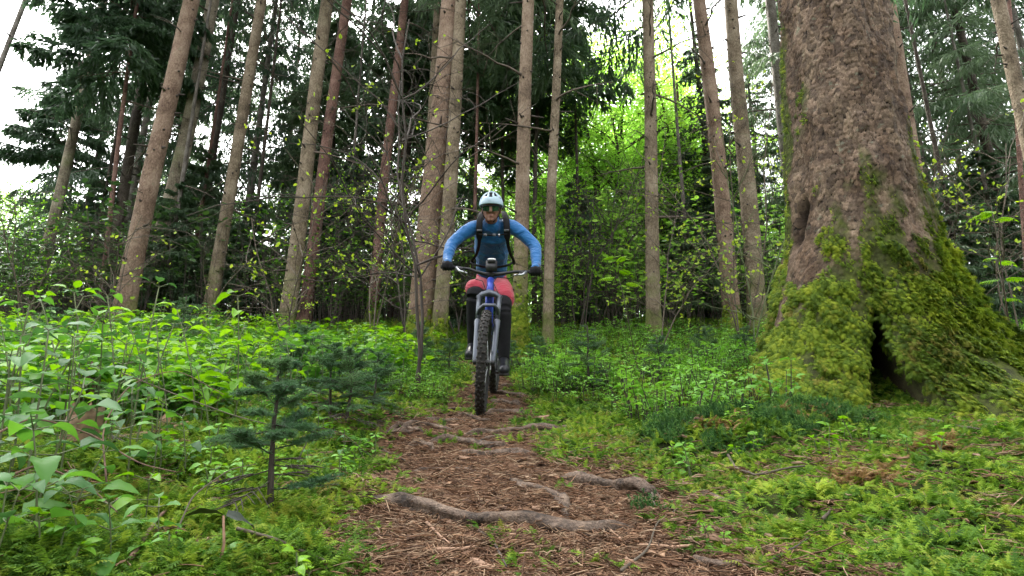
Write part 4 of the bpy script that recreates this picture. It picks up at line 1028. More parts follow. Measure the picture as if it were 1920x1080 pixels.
# ================================================================== BROAD LEAFED PLANTS ON THE LEFT
print('plants')
def leaf_mesh(name, mat, k=7, wd=.62, ser=.06, fold=.22, droop=.35, seed=0):
    """ovate pointed leaf with folded midrib, unit length along +y"""
    r_ = np.random.default_rng(seed); V = []; Q = []; T = []
    for i in range(k + 1):
        t_ = i / k; w_ = wd * .5 * (math.sin(PI * t_ ** .72) ** .8 if 0 < t_ < 1 else 0) * (1 + (ser if i % 2 else -ser)) + (.012 if t_ == 0 else 0)
        z = -droop * t_ * t_ + .06 * math.sin(t_ * 3)
        wv = .02 * math.sin(i * 2.1 + seed)
        V += [[-w_, t_ + .03, z + fold * w_ + wv], [0, t_, z], [w_, t_ + .03, z + fold * w_ - wv]]
    for i in range(k):
        a = i * 3; Q += [[a, a + 1, a + 4, a + 3], [a + 1, a + 2, a + 5, a + 4]]
    return mkmesh(name, np.array(V), [np.array(Q)], [mat], smooth=True), np.array(V), np.array(Q)
LEAVES = {k: [leaf_mesh('leaf', M[k], seed=s_, droop=.2 + .15 * s_, fold=.15 + .12 * s_)[0] for s_ in range(3)] for k in ('herb', 'herb_blue', 'lime')}
_, LVv, LVq = leaf_mesh('leaf_template', M['herb'])
def plant(x, y, H, kind, lab, seed, ls=.07, nod=5, pair=2):
    r_ = np.random.default_rng(seed); z = float(G(x, y)); t_ = empty('leafy_plant', (x, y, z), lab, 'plant', 'broad leafed green plants left of the trail', 0)
    lx, ly = r_.normal(0, .16, 2); s_ = np.linspace(0, 1, 8)
    P = np.stack([lx * H * s_ ** 1.6, ly * H * s_ ** 1.6, H * s_ - .02 * (s_ == 0)], -1)
    mb = MB(); mb.tube(P, np.linspace(.0032, .0018, 8) * (H / .4) ** .5, 5); a0 = r_.uniform(0, PI)
    pos_ = []
    for q in range(nod):
        f = .32 + .68 * (q / (nod - 1)); p = np.array([np.interp(f, s_, P[:, c]) for c in range(3)])
        for w_ in range(pair + (1 if q == nod - 1 else 0)):
            a = a0 + q * 1.45 + w_ * 2 * PI / (pair + (1 if q == nod - 1 else 0)) + r_.normal() * .2; pet = ls * r_.uniform(.25, .6)
            el = r_.uniform(-.05, .5) if q < nod - 1 else r_.uniform(.1, .7)
            d = np.array([math.cos(a) * math.cos(el), math.sin(a) * math.cos(el), math.sin(el)]); e = p + d * pet
            mb.tube([p, e], [.0014, .0010], 4, cap=False)
            pos_.append((e, a, el - .15, ls * r_.uniform(.65, 1.2) * (1.1 - .35 * f if q < nod - 1 else .75)))
    link('stem', mb.mesh('stem', [M['twig_green']]), t_)
    for e, a, el, sz in pos_:
        lf = link('leaf', LEAVES[kind][r_.integers(3)], t_); lf.location = e; lf.scale = (sz,) * 3
        lf.rotation_euler = (el + r_.normal() * .12, r_.normal() * .25, a - PI / 2)
# individually placed, photo pixel of the foot, height, kind, leaf size, nodes
PLN = [
 (330, 1.20, .12, 'herb', .05, 3, 'small mid green plant close below the long slanting tan twig'),
 (40, 1.0, .15, 'herb_blue', .06, 3, 'dull green plant cut by the lower left corner'),
 (250, 1.12, .14, 'herb', .055, 3, 'small plant right of the corner plant with its rolled leaf'),
 (360, 1.75, .2, 'herb_blue', .055, 4, 'dull small plant left of the dead lower twigs of the small fir'),
 (300, 1.65, .24, 'herb', .06, 4, 'green plant in the moss before the small rust brown snag'),
 (40, 1.55, .4, 'herb_blue', .08, 5, 'dull tall plant at the left border before the stumps'),
 (120, 1.75, .38, 'herb', .075, 5, 'mid green plant close behind the splintered stump'),
 (400, 2.1, .3, 'herb', .06, 4, 'green plant left behind the small dead fir'),
 (600, 2.5, .22, 'herb', .05, 4, 'low green plant right of the small dead fir'),
 (640, 2.2, .14, 'herb_blue', .045, 3, 'tiny dull plant beside the left rim of mid trail'),
 # u, y(dist), H, kind, leaf, nodes, label
 (20, 1.25, .26, 'herb_blue', .075, 4, 'large dull green plant at the left border below the stumps'),
 (70, 1.35, .42, 'herb_blue', .075, 5, 'tall pale green plant with wide toothed leaves near the left border'),
 (130, 1.55, .40, 'herb_blue', .07, 5, 'blue green plant hiding the foot of the pale broken stump'),
 (210, 1.75, .36, 'herb_blue', .065, 5, 'pale plant between the pale and the dark stump'),
 (110, 1.08, .24, 'herb', .075, 4, 'glossy plant in the bottom left corner with one upright rolled leaf'),
 (190, 1.15, .13, 'herb_blue', .05, 3, 'low blotched plant beside the bottom left corner plant'),
 (40, 1.10, .18, 'herb', .08, 3, 'bright plant with drooping wide leaves at the lower left border'),
 (300, 1.35, .13, 'lime', .055, 3, 'yellow green single leafed seedling left of the two black leaves'),
 (395, 1.50, .12, 'lime', .045, 3, 'small pale leafed seedling right above the two black leaves'),
 (10, 1.45, .34, 'herb', .085, 4, 'mid green plant right at the left border above the drooping wide leaved one'),
 (95, 1.2, .30, 'herb_blue', .08, 4, 'dull plant with blotched wide leaves just left of the low blotched one'),
 (160, 1.3, .22, 'herb', .07, 4, 'short green plant in front of the pale broken stump'),
 (255, 1.55, .26, 'herb_blue', .065, 4, 'dull green plant in front of the dark rotten stump'),
 (60, 1.8, .46, 'lime', .08, 5, 'bright tall plant left behind the dark rotten snag'),
 (130, 2.1, .5, 'herb', .08, 5, 'tall plant straight behind the pale broken stump'),
 (20, 2.2, .55, 'lime', .085, 5, 'lime plant rising highest at the left border'),
 (225, 2.6, .5, 'lime', .08, 5, 'lime plant behind the flat whorled one'),
 (300, 2.8, .52, 'lime', .085, 5, 'lime plant between the flat whorled one and the tall bright one'),
 (0, 1.7, .5, 'herb', .075, 5, 'bright broad plant reaching over the left border'),
 (250, 2.3, .50, 'lime', .085, 5, 'tall sunny plant with a flat whorl of wide pale leaves above the dark stump'),
 (365, 2.5, .56, 'lime', .085, 5, 'tall bright plant left of the small dead fir'),
 (440, 2.75, .66, 'lime', .09, 6, 'tallest lime plant, its top leaves against the dark wood'),
 (410, 3.1, .55, 'lime', .085, 5, 'lime plant close behind the tallest one'),
 (180, 2.0, .42, 'herb', .065, 5, 'mid green plant above the dark rotten snag'),
 (320, 2.0, .38, 'herb', .06, 5, 'green plant right of the dark rotten stump'),
 (545, 2.9, .38, 'lime', .075, 4, 'lime plant with two broad leaves right of the small dead fir'),
 (600, 3.4, .40, 'herb', .06, 4, 'green plant left of the twin fir saplings'),
 (690, 4.5, .42, 'herb', .07, 4, 'green plant with pale top leaves near the forked thin stem'),
]
for q, (u, y, H, kd_, ls, nd, lab) in enumerate(PLN):
    plant(at(u, 800, y).x, y, H, kd_, lab, 1000 + q, ls * 1.05, nd)
r_ = np.random.default_rng(77); used = set()
for q in range(190):
    u = r_.uniform(-20, 690); y = r_.uniform(1.9, 6.2)
    x = at(u, 800, y).x
    if x > path_x(y) - path_l(y) * (1.9 if y < 3.6 else 1.5) or (430 < u < 640 and y < 3.0) or len(used) > 80: continue
    H = r_.uniform(.30, .54) * (1.15 if u < 400 else (.95 if u < 500 else .65)); kd_ = ('lime', 'herb', 'lime', 'herb', 'herb_blue')[q % 5]; ls = r_.uniform(.055, .08)
    col_ = max(0, min(6, int(u // 100))); row = 'front row' if y < 3 else ('middle row' if y < 4.4 else 'rear row')
    near_ = ('by the left border', 'below the dark wrapped trunk', 'below the stout pinkish trunk', 'below the tan knotty trunk', 'behind the small dead fir', 'below the close pair of trunks', 'below the rust brown trunk')[col_]
    lab = '%s %s %s leaved plant, %s, %s' % ('short' if H < .36 else ('mid high' if H < .45 else 'tall'), {'lime': 'lime green', 'herb': 'mid green', 'herb_blue': 'dull green'}[kd_], 'narrow' if ls < .067 else 'broad', row, near_)
    if lab in used: continue
    used.add(lab); plant(x, y, H, kd_, lab, 2000 + q, ls, int(r_.integers(4, 6)))
# farther ones that read as one green mass
def clump(name, seed, mat, n, H, ls, rad, stem='twig_green', tv=LVv, tq=LVq, el0=.1, el1=.6):
    r_ = np.random.default_rng(seed); mb = MB()
    for q in range(n):
        a = r_.uniform(0, 2 * PI); r0 = rad * math.sqrt(r_.random()); b = np.array([math.cos(a) * r0 * .6, math.sin(a) * r0 * .6, -.02]); h = H * r_.uniform(.5, 1.1); t_ = b + np.array([math.cos(a) * r0 * .5, math.sin(a) * r0 * .5, h])
        mb.tube([b, (b + t_) / 2 + r_.normal(0, .01, 3), t_], [.0028, .002, .0014], 4, cap=False, m=0)
        m_ = 9; f = r_.uniform(.35, 1, m_); f[-3:] = 1; aa = r_.uniform(0, 2 * PI, m_); el = r_.uniform(el0, el1, m_)
        D = np.stack([np.cos(aa) * np.cos(el), np.sin(aa) * np.cos(el), np.sin(el)], -1); fr = frames(D, r_.normal(0, .3, m_)) * (ls * r_.uniform(.6, 1.2, m_))[:, None, None]
        mb.inst(tv, None, fr, b + (t_ - b) * f[:, None] + D * ls * .2, tq, m=1)
    return mb.mesh(name, [M[stem], M[mat]])
def sc_clumps(name, protos, x, y, s0, s1, lab, dz=0, tilt=.1):
    n = len(x)
    return scatter(name, protos, np.stack([x, y, G(x, y) + dz], -1), np.stack([rng.normal(0, tilt, n), rng.normal(0, tilt, n), rng.uniform(0, 6.28, n)], -1), rng.uniform(s0, s1, n), None, lab)
HC = [clump('herb_clump', 60, 'lime', 5, .38, .075, .16), clump('herb_clump', 61, 'herb', 6, .34, .065, .17), clump('herb_clump', 62, 'herb', 5, .30, .06, .15), clump('herb_clump', 63, 'herb_blue', 5, .32, .06, .15)]
n = 1000; u = np.where(rng.random(n) < .36, rng.uniform(-900, -60, n), rng.uniform(-60, 860, n)); y = rng.uniform(2.6, 9.5, n) ; x = (u - 960) / FPX * y
k = (x < path_x(y) - path_l(y) * 1.9 - .1) & (rng.random(n) < np.where(u < 600, 1, .75)) & ~((u > 420) & (u < 740) & (y < 3.6))
sc_clumps('herb_thicket', HC, x[k], y[k], .7, 1.25, 'thicket of broad leafed green plants filling the ground on the left')
# right side: bilberry like bushes
def small_leaf(): return leaf_mesh('leaf_template', M['herb'], k=4, wd=.6, ser=0)[1:]
sv, sq = small_leaf()
BC = [clump('bilberry_clump', 70 + s_, 'bilberry', 9, .24, .032, .15, 'twig_dark', sv, sq, -.2, .7) for s_ in range(3)]
n = 900; u = rng.uniform(985, 1560, n); y = rng.uniform(2.9, 9.5, n); x = (u - 960) / FPX * y
k = (x > path_x(y) + path_r(y) * 1.35) & ~in_tree(x, y) & (np.hypot(x - 2.55, y - TREE_Y) > 1.0) & (rng.random(n) < np.clip((y - 2.7) / 1.6, .08, 1) * (.12 + .88 * sstep(.40, .56, fbm(x * 1.9, y * 1.9, o=3, s=121))))
k &= (x > .55) | (y > 4)
sc_clumps('bilberry_undergrowth', BC, x[k], y[k], .35, 1.5, 'low bright green bilberry bushes between the trail and the giant spruce')
n = 260; u = rng.uniform(1750, 2050, n); y = rng.uniform(5.0, 9, n); x = (u - 960) / FPX * y
sc_clumps('bilberry_patch', BC, x, y, .8, 1.5, 'green undergrowth behind the right flank of the giant spruce')
n = 120; x = rng.uniform(-.75, -.45, n) - rng.uniform(0, .5, n); y = rng.uniform(4.2, 6.5, n)
SD = [clump('seedling_clump', 90 + s_, m_, 3, .11, .026, .06, 'twig_green', sv, sq, -.1, .6) for s_, m_ in enumerate(('herb', 'bilberry', 'lime'))]
xs, ys = near_points(900, 1.05, 6); ks = (path_mask(xs, ys) < .3) & ((xs < 0) | (rng.random(900) < .3)) & ((ys > 1.5) | (rng.random(900) < .4)) & ~in_tree(xs, ys) & (fbm(xs * 2.2, ys * 2.2, o=3, s=131) > .47)
sc_clumps('moss_seedlings', SD, xs[ks], ys[ks], .5, 1.4, 'tiny green seedlings poking through the moss')
sc_clumps('low_herbs', BC, x, y, .4, .8, 'small green plants along the left rim of the far trail')
# shaded undergrowth below the wood
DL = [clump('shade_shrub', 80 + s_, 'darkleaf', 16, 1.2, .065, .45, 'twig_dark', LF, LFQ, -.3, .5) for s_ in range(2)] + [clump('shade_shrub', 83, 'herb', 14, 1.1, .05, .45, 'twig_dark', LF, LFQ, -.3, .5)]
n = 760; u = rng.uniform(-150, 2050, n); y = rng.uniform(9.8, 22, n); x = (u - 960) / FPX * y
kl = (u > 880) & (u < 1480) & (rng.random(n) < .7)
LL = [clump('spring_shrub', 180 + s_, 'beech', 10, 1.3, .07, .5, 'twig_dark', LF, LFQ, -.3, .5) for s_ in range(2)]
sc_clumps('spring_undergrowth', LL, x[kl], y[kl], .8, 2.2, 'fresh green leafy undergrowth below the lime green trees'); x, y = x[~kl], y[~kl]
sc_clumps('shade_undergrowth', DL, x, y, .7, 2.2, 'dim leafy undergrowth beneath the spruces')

# ---- ferny rowan seedlings
def pinnate(mat, n=7):
    mb = MB(); mb.tube([(0, 0, 0), (0, .5, .04), (0, 1, -.08)], [.012, .010, .006], 4, m=0)
    for k in range(n):
        t_ = .22 + .7 * k / (n - 1); z = .04 - .5 * (t_ - .5) ** 2 * .4
        for sg in (-1, 1):
            D = np.array([[sg * .9, .55, -.12]]); fr = frames(D) * (.34 * math.sin(PI * (.25 + .6 * t_)))
            mb.inst(sv * np.array([.75, 1, 1]), None, fr, np.array([[0, t_, z]]), sq, m=1)
    mb.inst(sv * np.array([.75, 1, 1]), None, frames(np.array([[0, 1., -.1]])) * .3, np.array([[0, .98, -.07]]), sq, m=1)
    return mb.mesh('leaf', [M['twig_green'], M[mat]])
PIN = pinnate('bud_leaf'); PIN2 = pinnate('lime')
ROW = [ # u, v of base, y, top (u,v) list, leaf size
 (1195, 700, 6.2, [(1170, 560), (1160, 520)], [(1160, 520, 180, .20), (1160, 505, 40, .22), (1170, 480, 100, .18), (1155, 480, 150, .15), (1170, 530, 20, .20)], 'rowan seedling with fern like leaves right of the cyclist'),
 (1890, 640, 3.9, [(1870, 450), (1858, 385)], [(1858, 395, 80, .15), (1862, 400, 200, .13), (1866, 410, -10, .12), (1870, 395, 130, .15)], 'rowan seedling with one bright fern like tuft right of the giant spruce'),
 (1880, 650, 4.3, [(1885, 560), (1870, 500)], [(1870, 485, 190, .12), (1872, 490, 10, .14), (1878, 525, 170, .15), (1880, 522, -10, .16), (1880, 560, 0, .12)], 'lower rowan seedling at the right border with three leaf tiers'),
]
for q, (u, v, y, st, lv, lab) in enumerate(ROW):
    b = at(u, v, y); b.z = float(G(b.x, b.y)); t_ = empty('rowan_seedling', b, lab, 'seedling', 'rowan seedlings')
    P = [Vector((0, 0, 0))] + [at(a_, c_, y) - b for a_, c_ in st]; mb = MB(); mb.tube(P, [.006, .004, .003][:len(P)] if len(P) == 3 else np.linspace(.006, .002, len(P)), 5); link('stem', mb.mesh('stem', [M['twig']]), t_)
    for a_, c_, an, sz in lv:
        o_ = link('leaf', PIN2, t_); o_.location = at(a_, c_, y) - b; o_.scale = (sz,) * 3; o_.rotation_euler = (R(-5), 0, R(an - 90))

# ---- two black leaves on a stub, near left
p = gp(410, 1072, .02); t_ = empty('withered_seedling', p, 'withered seedling with two large black drooping leaves on the near left moss', 'plant')
mb = MB(); mb.tube([(0, 0, -.01), (.004, 0, .03), (-.004, 0, .08)], [.0035, .003, .0025], 6); link('stem', mb.mesh('stem', [M['chip']]), t_)
BLK = leaf_mesh('leaf', M['blackleaf'], wd=.8, ser=0, fold=.1, droop=.15)[0]
for a, el, sz in ((100, .15, .070), (-40, -.35, .072)):
    o_ = link('leaf', BLK, t_); o_.location = (0, 0, .08); o_.scale = (sz,) * 3; o_.rotation_euler = (el, .3, R(a - 0))

# ================================================================== FIR SAPLINGS
print('saplings')
def sapling(p, H, lab, seed, mat='needles_young', dead_low=0.0, dens=1.0, spread=.5, group='small fir saplings'):
    r_ = np.random.default_rng(seed); t_ = empty('fir_sapling', p, lab, 'sapling', group)
    k = 8; s_ = np.linspace(0, 1, k); B = np.stack([np.cumsum(r_.normal(0, .012, k)) * H, np.cumsum(r_.normal(0, .012, k)) * H, s_ * H - .02], -1)
    mb = MB(); mb.tube(B, np.linspace(.0115, .003, k) * H / .5, 7); link('trunk', mb.mesh('trunk', [M['twig_dark']], smooth=True), t_)
    nl = 28; 
    for w_ in range(nl):
        f = .16 + .82 * w_ / (nl - 1); c = np.array([np.interp(f, s_, B[:, q]) for q in range(3)]); a = w_ * 2.4 + r_.normal() * .3; L = H * spread * (1.02 - f) ** .7 * r_.uniform(.65, 1.15) + .03
        el = r_.uniform(-.25, .8) if f > .35 else r_.uniform(-.35, .25); d = np.array([math.cos(a) * math.cos(el), math.sin(a) * math.cos(el), math.sin(el)])
        br = MB(); seg = [(c, d, L)]
        for q in range(5):
            for sg in (-1, 1):
                tt = (.3 + .6 * q / 5) * L; d2 = d + sg * np.cross(d, [0, 0, 1]) * .85 + r_.normal(0, .12, 3); d2 /= np.linalg.norm(d2); seg.append((c + d * tt, d2, L * .42 * (1 - .5 * q / 5)))
        live = f > dead_low or r_.random() < .15
        for o_, dd, l in seg:
            e = o_ + dd * l + np.array([0, 0, -.12 * l]); br.tube([o_, (o_ + e) / 2 + np.array([0, 0, .02 * l]), e], [.0022 * (H / .5), .0016 * (H / .5), .0007], 4, cap=False, m=0)
            if live:
                m_ = int(l / .0013 * dens * (.5 / max(.4, H))); m_ = max(10, min(m_, 130)); t2 = r_.random(m_); aa = r_.choice([-1, 1], m_)
                side_ = np.cross(dd, [0, 0, 1]); side_ /= np.linalg.norm(side_) + 1e-6
                D = dd * .45 + side_ * aa[:, None] * .8 + r_.normal(0, .45, (m_, 3)) + np.array([0, 0, .25]); nl_ = .017 * (H / .5) ** .4
                fr = frames(D, r_.uniform(0, PI, m_)) * np.stack([np.full(m_, .0021 * max(1, H / .5)), np.full(m_, nl_), np.full(m_, nl_)], -1)[:, :, None]
                br.inst(TWV, None, fr, o_ + (e - o_) * t2[:, None], TWQ, m=1)
        link('branch', br.mesh('branch', [M['twig_dark'], M[mat]]), t_)
    return t_
SAP = [ # u, v base, H, label, dead part
 (505, 955, .42, 'small fir with dead bare lower twigs and a needled top on the near left moss', .36, 2.2, .43, 0),
 (652, 800, .42, 'fir sapling forking low, left of the trail, its foot in bright moss', .3, 1.0, .55, 0),
 (618, 790, .40, 'blue green fir sapling close left of the forking one', .1, 1.2, .6, 0),
 (700, 770, .36, 'fir sapling between the forking one and the thin forked stem', .1, 1, .6, 0),
 (1105, 735, .55, 'fir sapling right of the rear of the cyclist in green bushes', .1, 1, .5, 0),
 (1015, 700, .40, 'low dark fir sapling at the right rim of the far trail', .0, 1.2, .6, 0),
 (840, 705, .42, 'dark fir sapling at the left rim of the far trail', .0, 1.2, .6, 0),
 (1330, 700, .55, 'fir sapling under the pair of trunks', .0, 1.2, .6, 0),
 (1240, 720, .45, 'fir sapling below the solitary trunk', .0, 1.1, .6, 0),
 (560, 740, .5, 'fir sapling behind the small dead fir', .0, 1.1, .6, 0),
 (780, 690, .5, 'fir sapling below the thickest slender trunk', .0, 1.1, .6, 0),
 (70, 700, .6, 'fir sapling among the tall plants at the far left', .0, 1.1, .6, 0),
 (330, 690, .7, 'fir sapling rising behind the lime plants', .0, 1.1, .6, 0),
 (1400, 690, .5, 'fir sapling against the mossy slope of the giant spruce', .0, 1.1, .6, 0),
 (960, 690, .35, 'tiny fir at the foot of the moss covered trunk', .0, 1.1, .6, 0),
]
for q, (u, v, H, lab, dl, de, sp, _) in enumerate(SAP):
    sapling(gp(u, v), H, lab, 3000 + q, dead_low=dl, dens=de, spread=sp)

# ================================================================== BARE SHRUBS WITH OPENING BUDS
print('shrubs')
def shrub(base, H, lab, seed, lean=(0, 0), stems=1, mat='twig', nleaf=60, spread=.55, r=.010, buds='bud_leaf', group='leggy shrubs with opening buds', ls=.035):
    r_ = np.random.default_rng(seed); t_ = empty('bare_shrub', base, lab, 'shrub', group); ends = []
    def grow(p, d, L, r0, lev, mb):
        P = [p]; n_ = 9
        for k in range(n_):
            d = d + r_.normal(0, .10 + .05 * lev, 3) + np.array([0, 0, -.02 * lev]); d /= np.linalg.norm(d); p = p + d * L / n_; P.append(p)
        mb.tube(P, np.linspace(r0, r0 * .4, n_ + 1), 5 if lev < 2 else 3, cap=False)
        if lev: ends.extend([(P[-1], d)] * 2 + [(P[q], d) for q in (5, 7)])
        if lev < 3:
            for k in range((10, 4, 2)[lev]):
                q = int(r_.integers(2, n_)); a = r_.uniform(0, 2 * PI); d2 = d * .5 + np.array([math.cos(a), math.sin(a), r_.uniform(-.1, .5)]) * .8; d2 /= np.linalg.norm(d2)
                grow(P[q], d2, L * (spread, .55, .5)[lev] * r_.uniform(.5, 1.1), r0 * .5, lev + 1, mb)
    for s_ in range(stems):
        mb = MB(); grow(np.array([r_.normal() * .04, r_.normal() * .04, -.03]), np.array([lean[0] + r_.normal() * .08, lean[1] + r_.normal() * .08, 1.]), H * r_.uniform(.8, 1.05), r, 0, mb)
        link('stem', mb.mesh('stem', [M[mat]]), t_)
    lv = MB(); ii = r_.integers(0, len(ends), nleaf)
    for w_ in range(2):
        c = np.array([ends[q][0] for q in ii]); D = np.array([ends[q][1] for q in ii]) * .6 + r_.normal(0, .5, (nleaf, 3)) + np.array([0, 0, .35])
        fr = frames(D, r_.uniform(0, PI, nleaf)) * (ls * r_.uniform(.5, 1.2, nleaf))[:, None, None]; lv.inst(LF * np.array([.8, 1, 1]), None, fr, c, LFQ)
    link('leaves', lv.mesh('leaves', [M[buds]]), t_)['kind'] = 'stuff'
SH = [ # u, y, H, label, stems, leaves, mat, lean x
 (765, 6.2, 3.4, 'tall leggy shrub whose yellow buds hang before the thickest slender trunk', 2, 90, 'twig_dark', -.04),
 (700, 7.4, 3.8, 'grey twigged shrub in front of the rust brown trunk', 3, 110, 'twig', .03),
 (560, 6.6, 2.4, 'grey forked shrub before the feet of the close pair', 2, 50, 'twig', -.08),
 (1385, 7.6, 4.0, 'tall shrub with pale stems crossing the left trunk of the pair', 3, 90, 'twig', -.06),
 (1412, 6.4, 3.2, 'dark stemmed shrub in front of the pair', 2, 70, 'twig_green', -.06),
 (1235, 7.0, 2.2, 'leaning whippy shrub just before the solitary trunk', 2, 50, 'twig', .10),
 (1090, 9.5, 3.2, 'leafing shrub in the thicket right of the cyclist', 4, 200, 'twig_dark', .0),
 (1150, 10.5, 3.8, 'leafing shrub below the lime green trees', 4, 260, 'twig_dark', .0),
 (1790, 6.2, 3.2, 'arching grey shrub with yellow buds right of the giant spruce', 3, 110, 'twig', .02),
 (1905, 6.0, 3.0, 'bare shrub with long arching twigs at the right border', 3, 70, 'twig', -.05),
 (200, 7.2, 2.0, 'pale thin whips with tiny buds before the stout pinkish trunk', 3, 26, 'twig', .03),
 (40, 9.0, 2.6, 'sunlit leafing shrub at the left border', 4, 160, 'twig', .0),
 (350, 6.4, 1.5, 'single pale whip with a yellow bud between the pinkish and tan trunks', 1, 8, 'twig', .0),
 (1030, 9.8, 2.6, 'leafing shrub behind the slender trunk right of the cyclist', 3, 160, 'twig_dark', .0),
 (860, 9.8, 2.6, 'leafing shrub behind the left arm of the cyclist', 3, 150, 'twig_dark', .0),
 (620, 10.5, 3.4, 'leafing shrub deep in the thicket right of the close pair', 4, 260, 'twig_dark', .0),
 (690, 11, 3.6, 'leafy shrub deep in the thicket behind the rust brown trunk', 4, 260, 'twig_dark', .0),
]
for q, (u, y, H, lab, st, nl, mt, lx) in enumerate(SH):
    x = at(u, 650, y).x; far_ = nl >= 150
    shrub((x, y, float(G(x, y))), H, lab, 4000 + q, (lx, 0), st, mt, nl * (3 if far_ else 2), spread=.5, r=.007 + .0006 * y, buds='lime' if far_ else 'bud_leaf', ls=.05 if far_ else .036 + .002 * y)
# thin pairs of stems rising left of the trail
p = gp(775, 735); shrub(p, 3.2, 'thin forked dark stem rising beside the left rim of the far trail', 4100, (-.02, 0), 2, 'twig_dark', 50, r=.016)
# ================================================================== BICYCLE
print('rider')
M['frame_blue'] = plain('frame_blue', (.025, .05, .33), .35, .2, .05, 5)
M['fork_grey'] = plain('fork_grey', (.085, .095, .115), .35, .55, .08, 10)
M['metal_black'] = plain('metal_black', (.018, .018, .02), .4, .3, .2, 20)
M['metal'] = plain('metal', (.45, .46, .48), .3, .9, .05, 20)
M['rubber'] = plain('rubber', (.022, .021, .02), .8, 0, .35, 30, .3)
M['rubber_dusty'] = plain('rubber_dusty', (.034, .030, .027), .85, 0, .35, 14, .3)
M['black_fabric'] = plain('black_fabric', (.012, .012, .014), .85, 0, .3, 12, .2, .4, .004, 40)
M['black_shiny'] = plain('black_shiny', (.014, .015, .02), .35, 0, .3, 12, .4)
M['grey_fabric'] = plain('grey_fabric', (.10, .105, .115), .8, 0, .25, 12, .2, .4)
def fabric(name, col, wr=.6, sc=9):
    m, t, b, out = nodemat(name); p = pos(t, True)
    mp = nn(t, 'ShaderNodeMapping'); mp.inputs['Scale'].default_value = (1, 1, 2.2); t.links.new(p, mp.inputs[0])
    f = noise(t, mp.outputs[0], sc, 3, .55, 1.2)
    c = ramp(t, f, [(.3, tuple(x * .93 for x in col)), (.7, tuple(x * 1.05 for x in col))]); t.links.new(c, b.inputs['Base Color'])
    b.inputs['Roughness'].default_value = .62; b.inputs['Specular IOR Level'].default_value = .3; b.inputs['Sheen Weight'].default_value = .2
    bump(t, mth(t, 'ADD', f, mth(t, 'MULTIPLY', noise(t, p, 260, 2), .04)), wr, .035, b); return m
M['jacket'] = fabric('jacket', (.007, .108, .31), .8, 6)
M['shorts'] = fabric('shorts', (.40, .03, .055), .6, 9)
M['skin'] = plain('skin', (.20, .095, .065), .55, 0, .15, 30, .35, .3, .003, 90)
M['helmet'] = plain('helmet', (.40, .53, .64), .3, 0, .06, 8, .5)
M['lens'] = plain('lens', (.02, .07, .035), .08, .6, .3, 6, .8)
M['white_plastic'] = plain('white_plastic', (.75, .76, .78), .4)
V3 = Vector
def A3(v): return np.array(tuple(v), float)

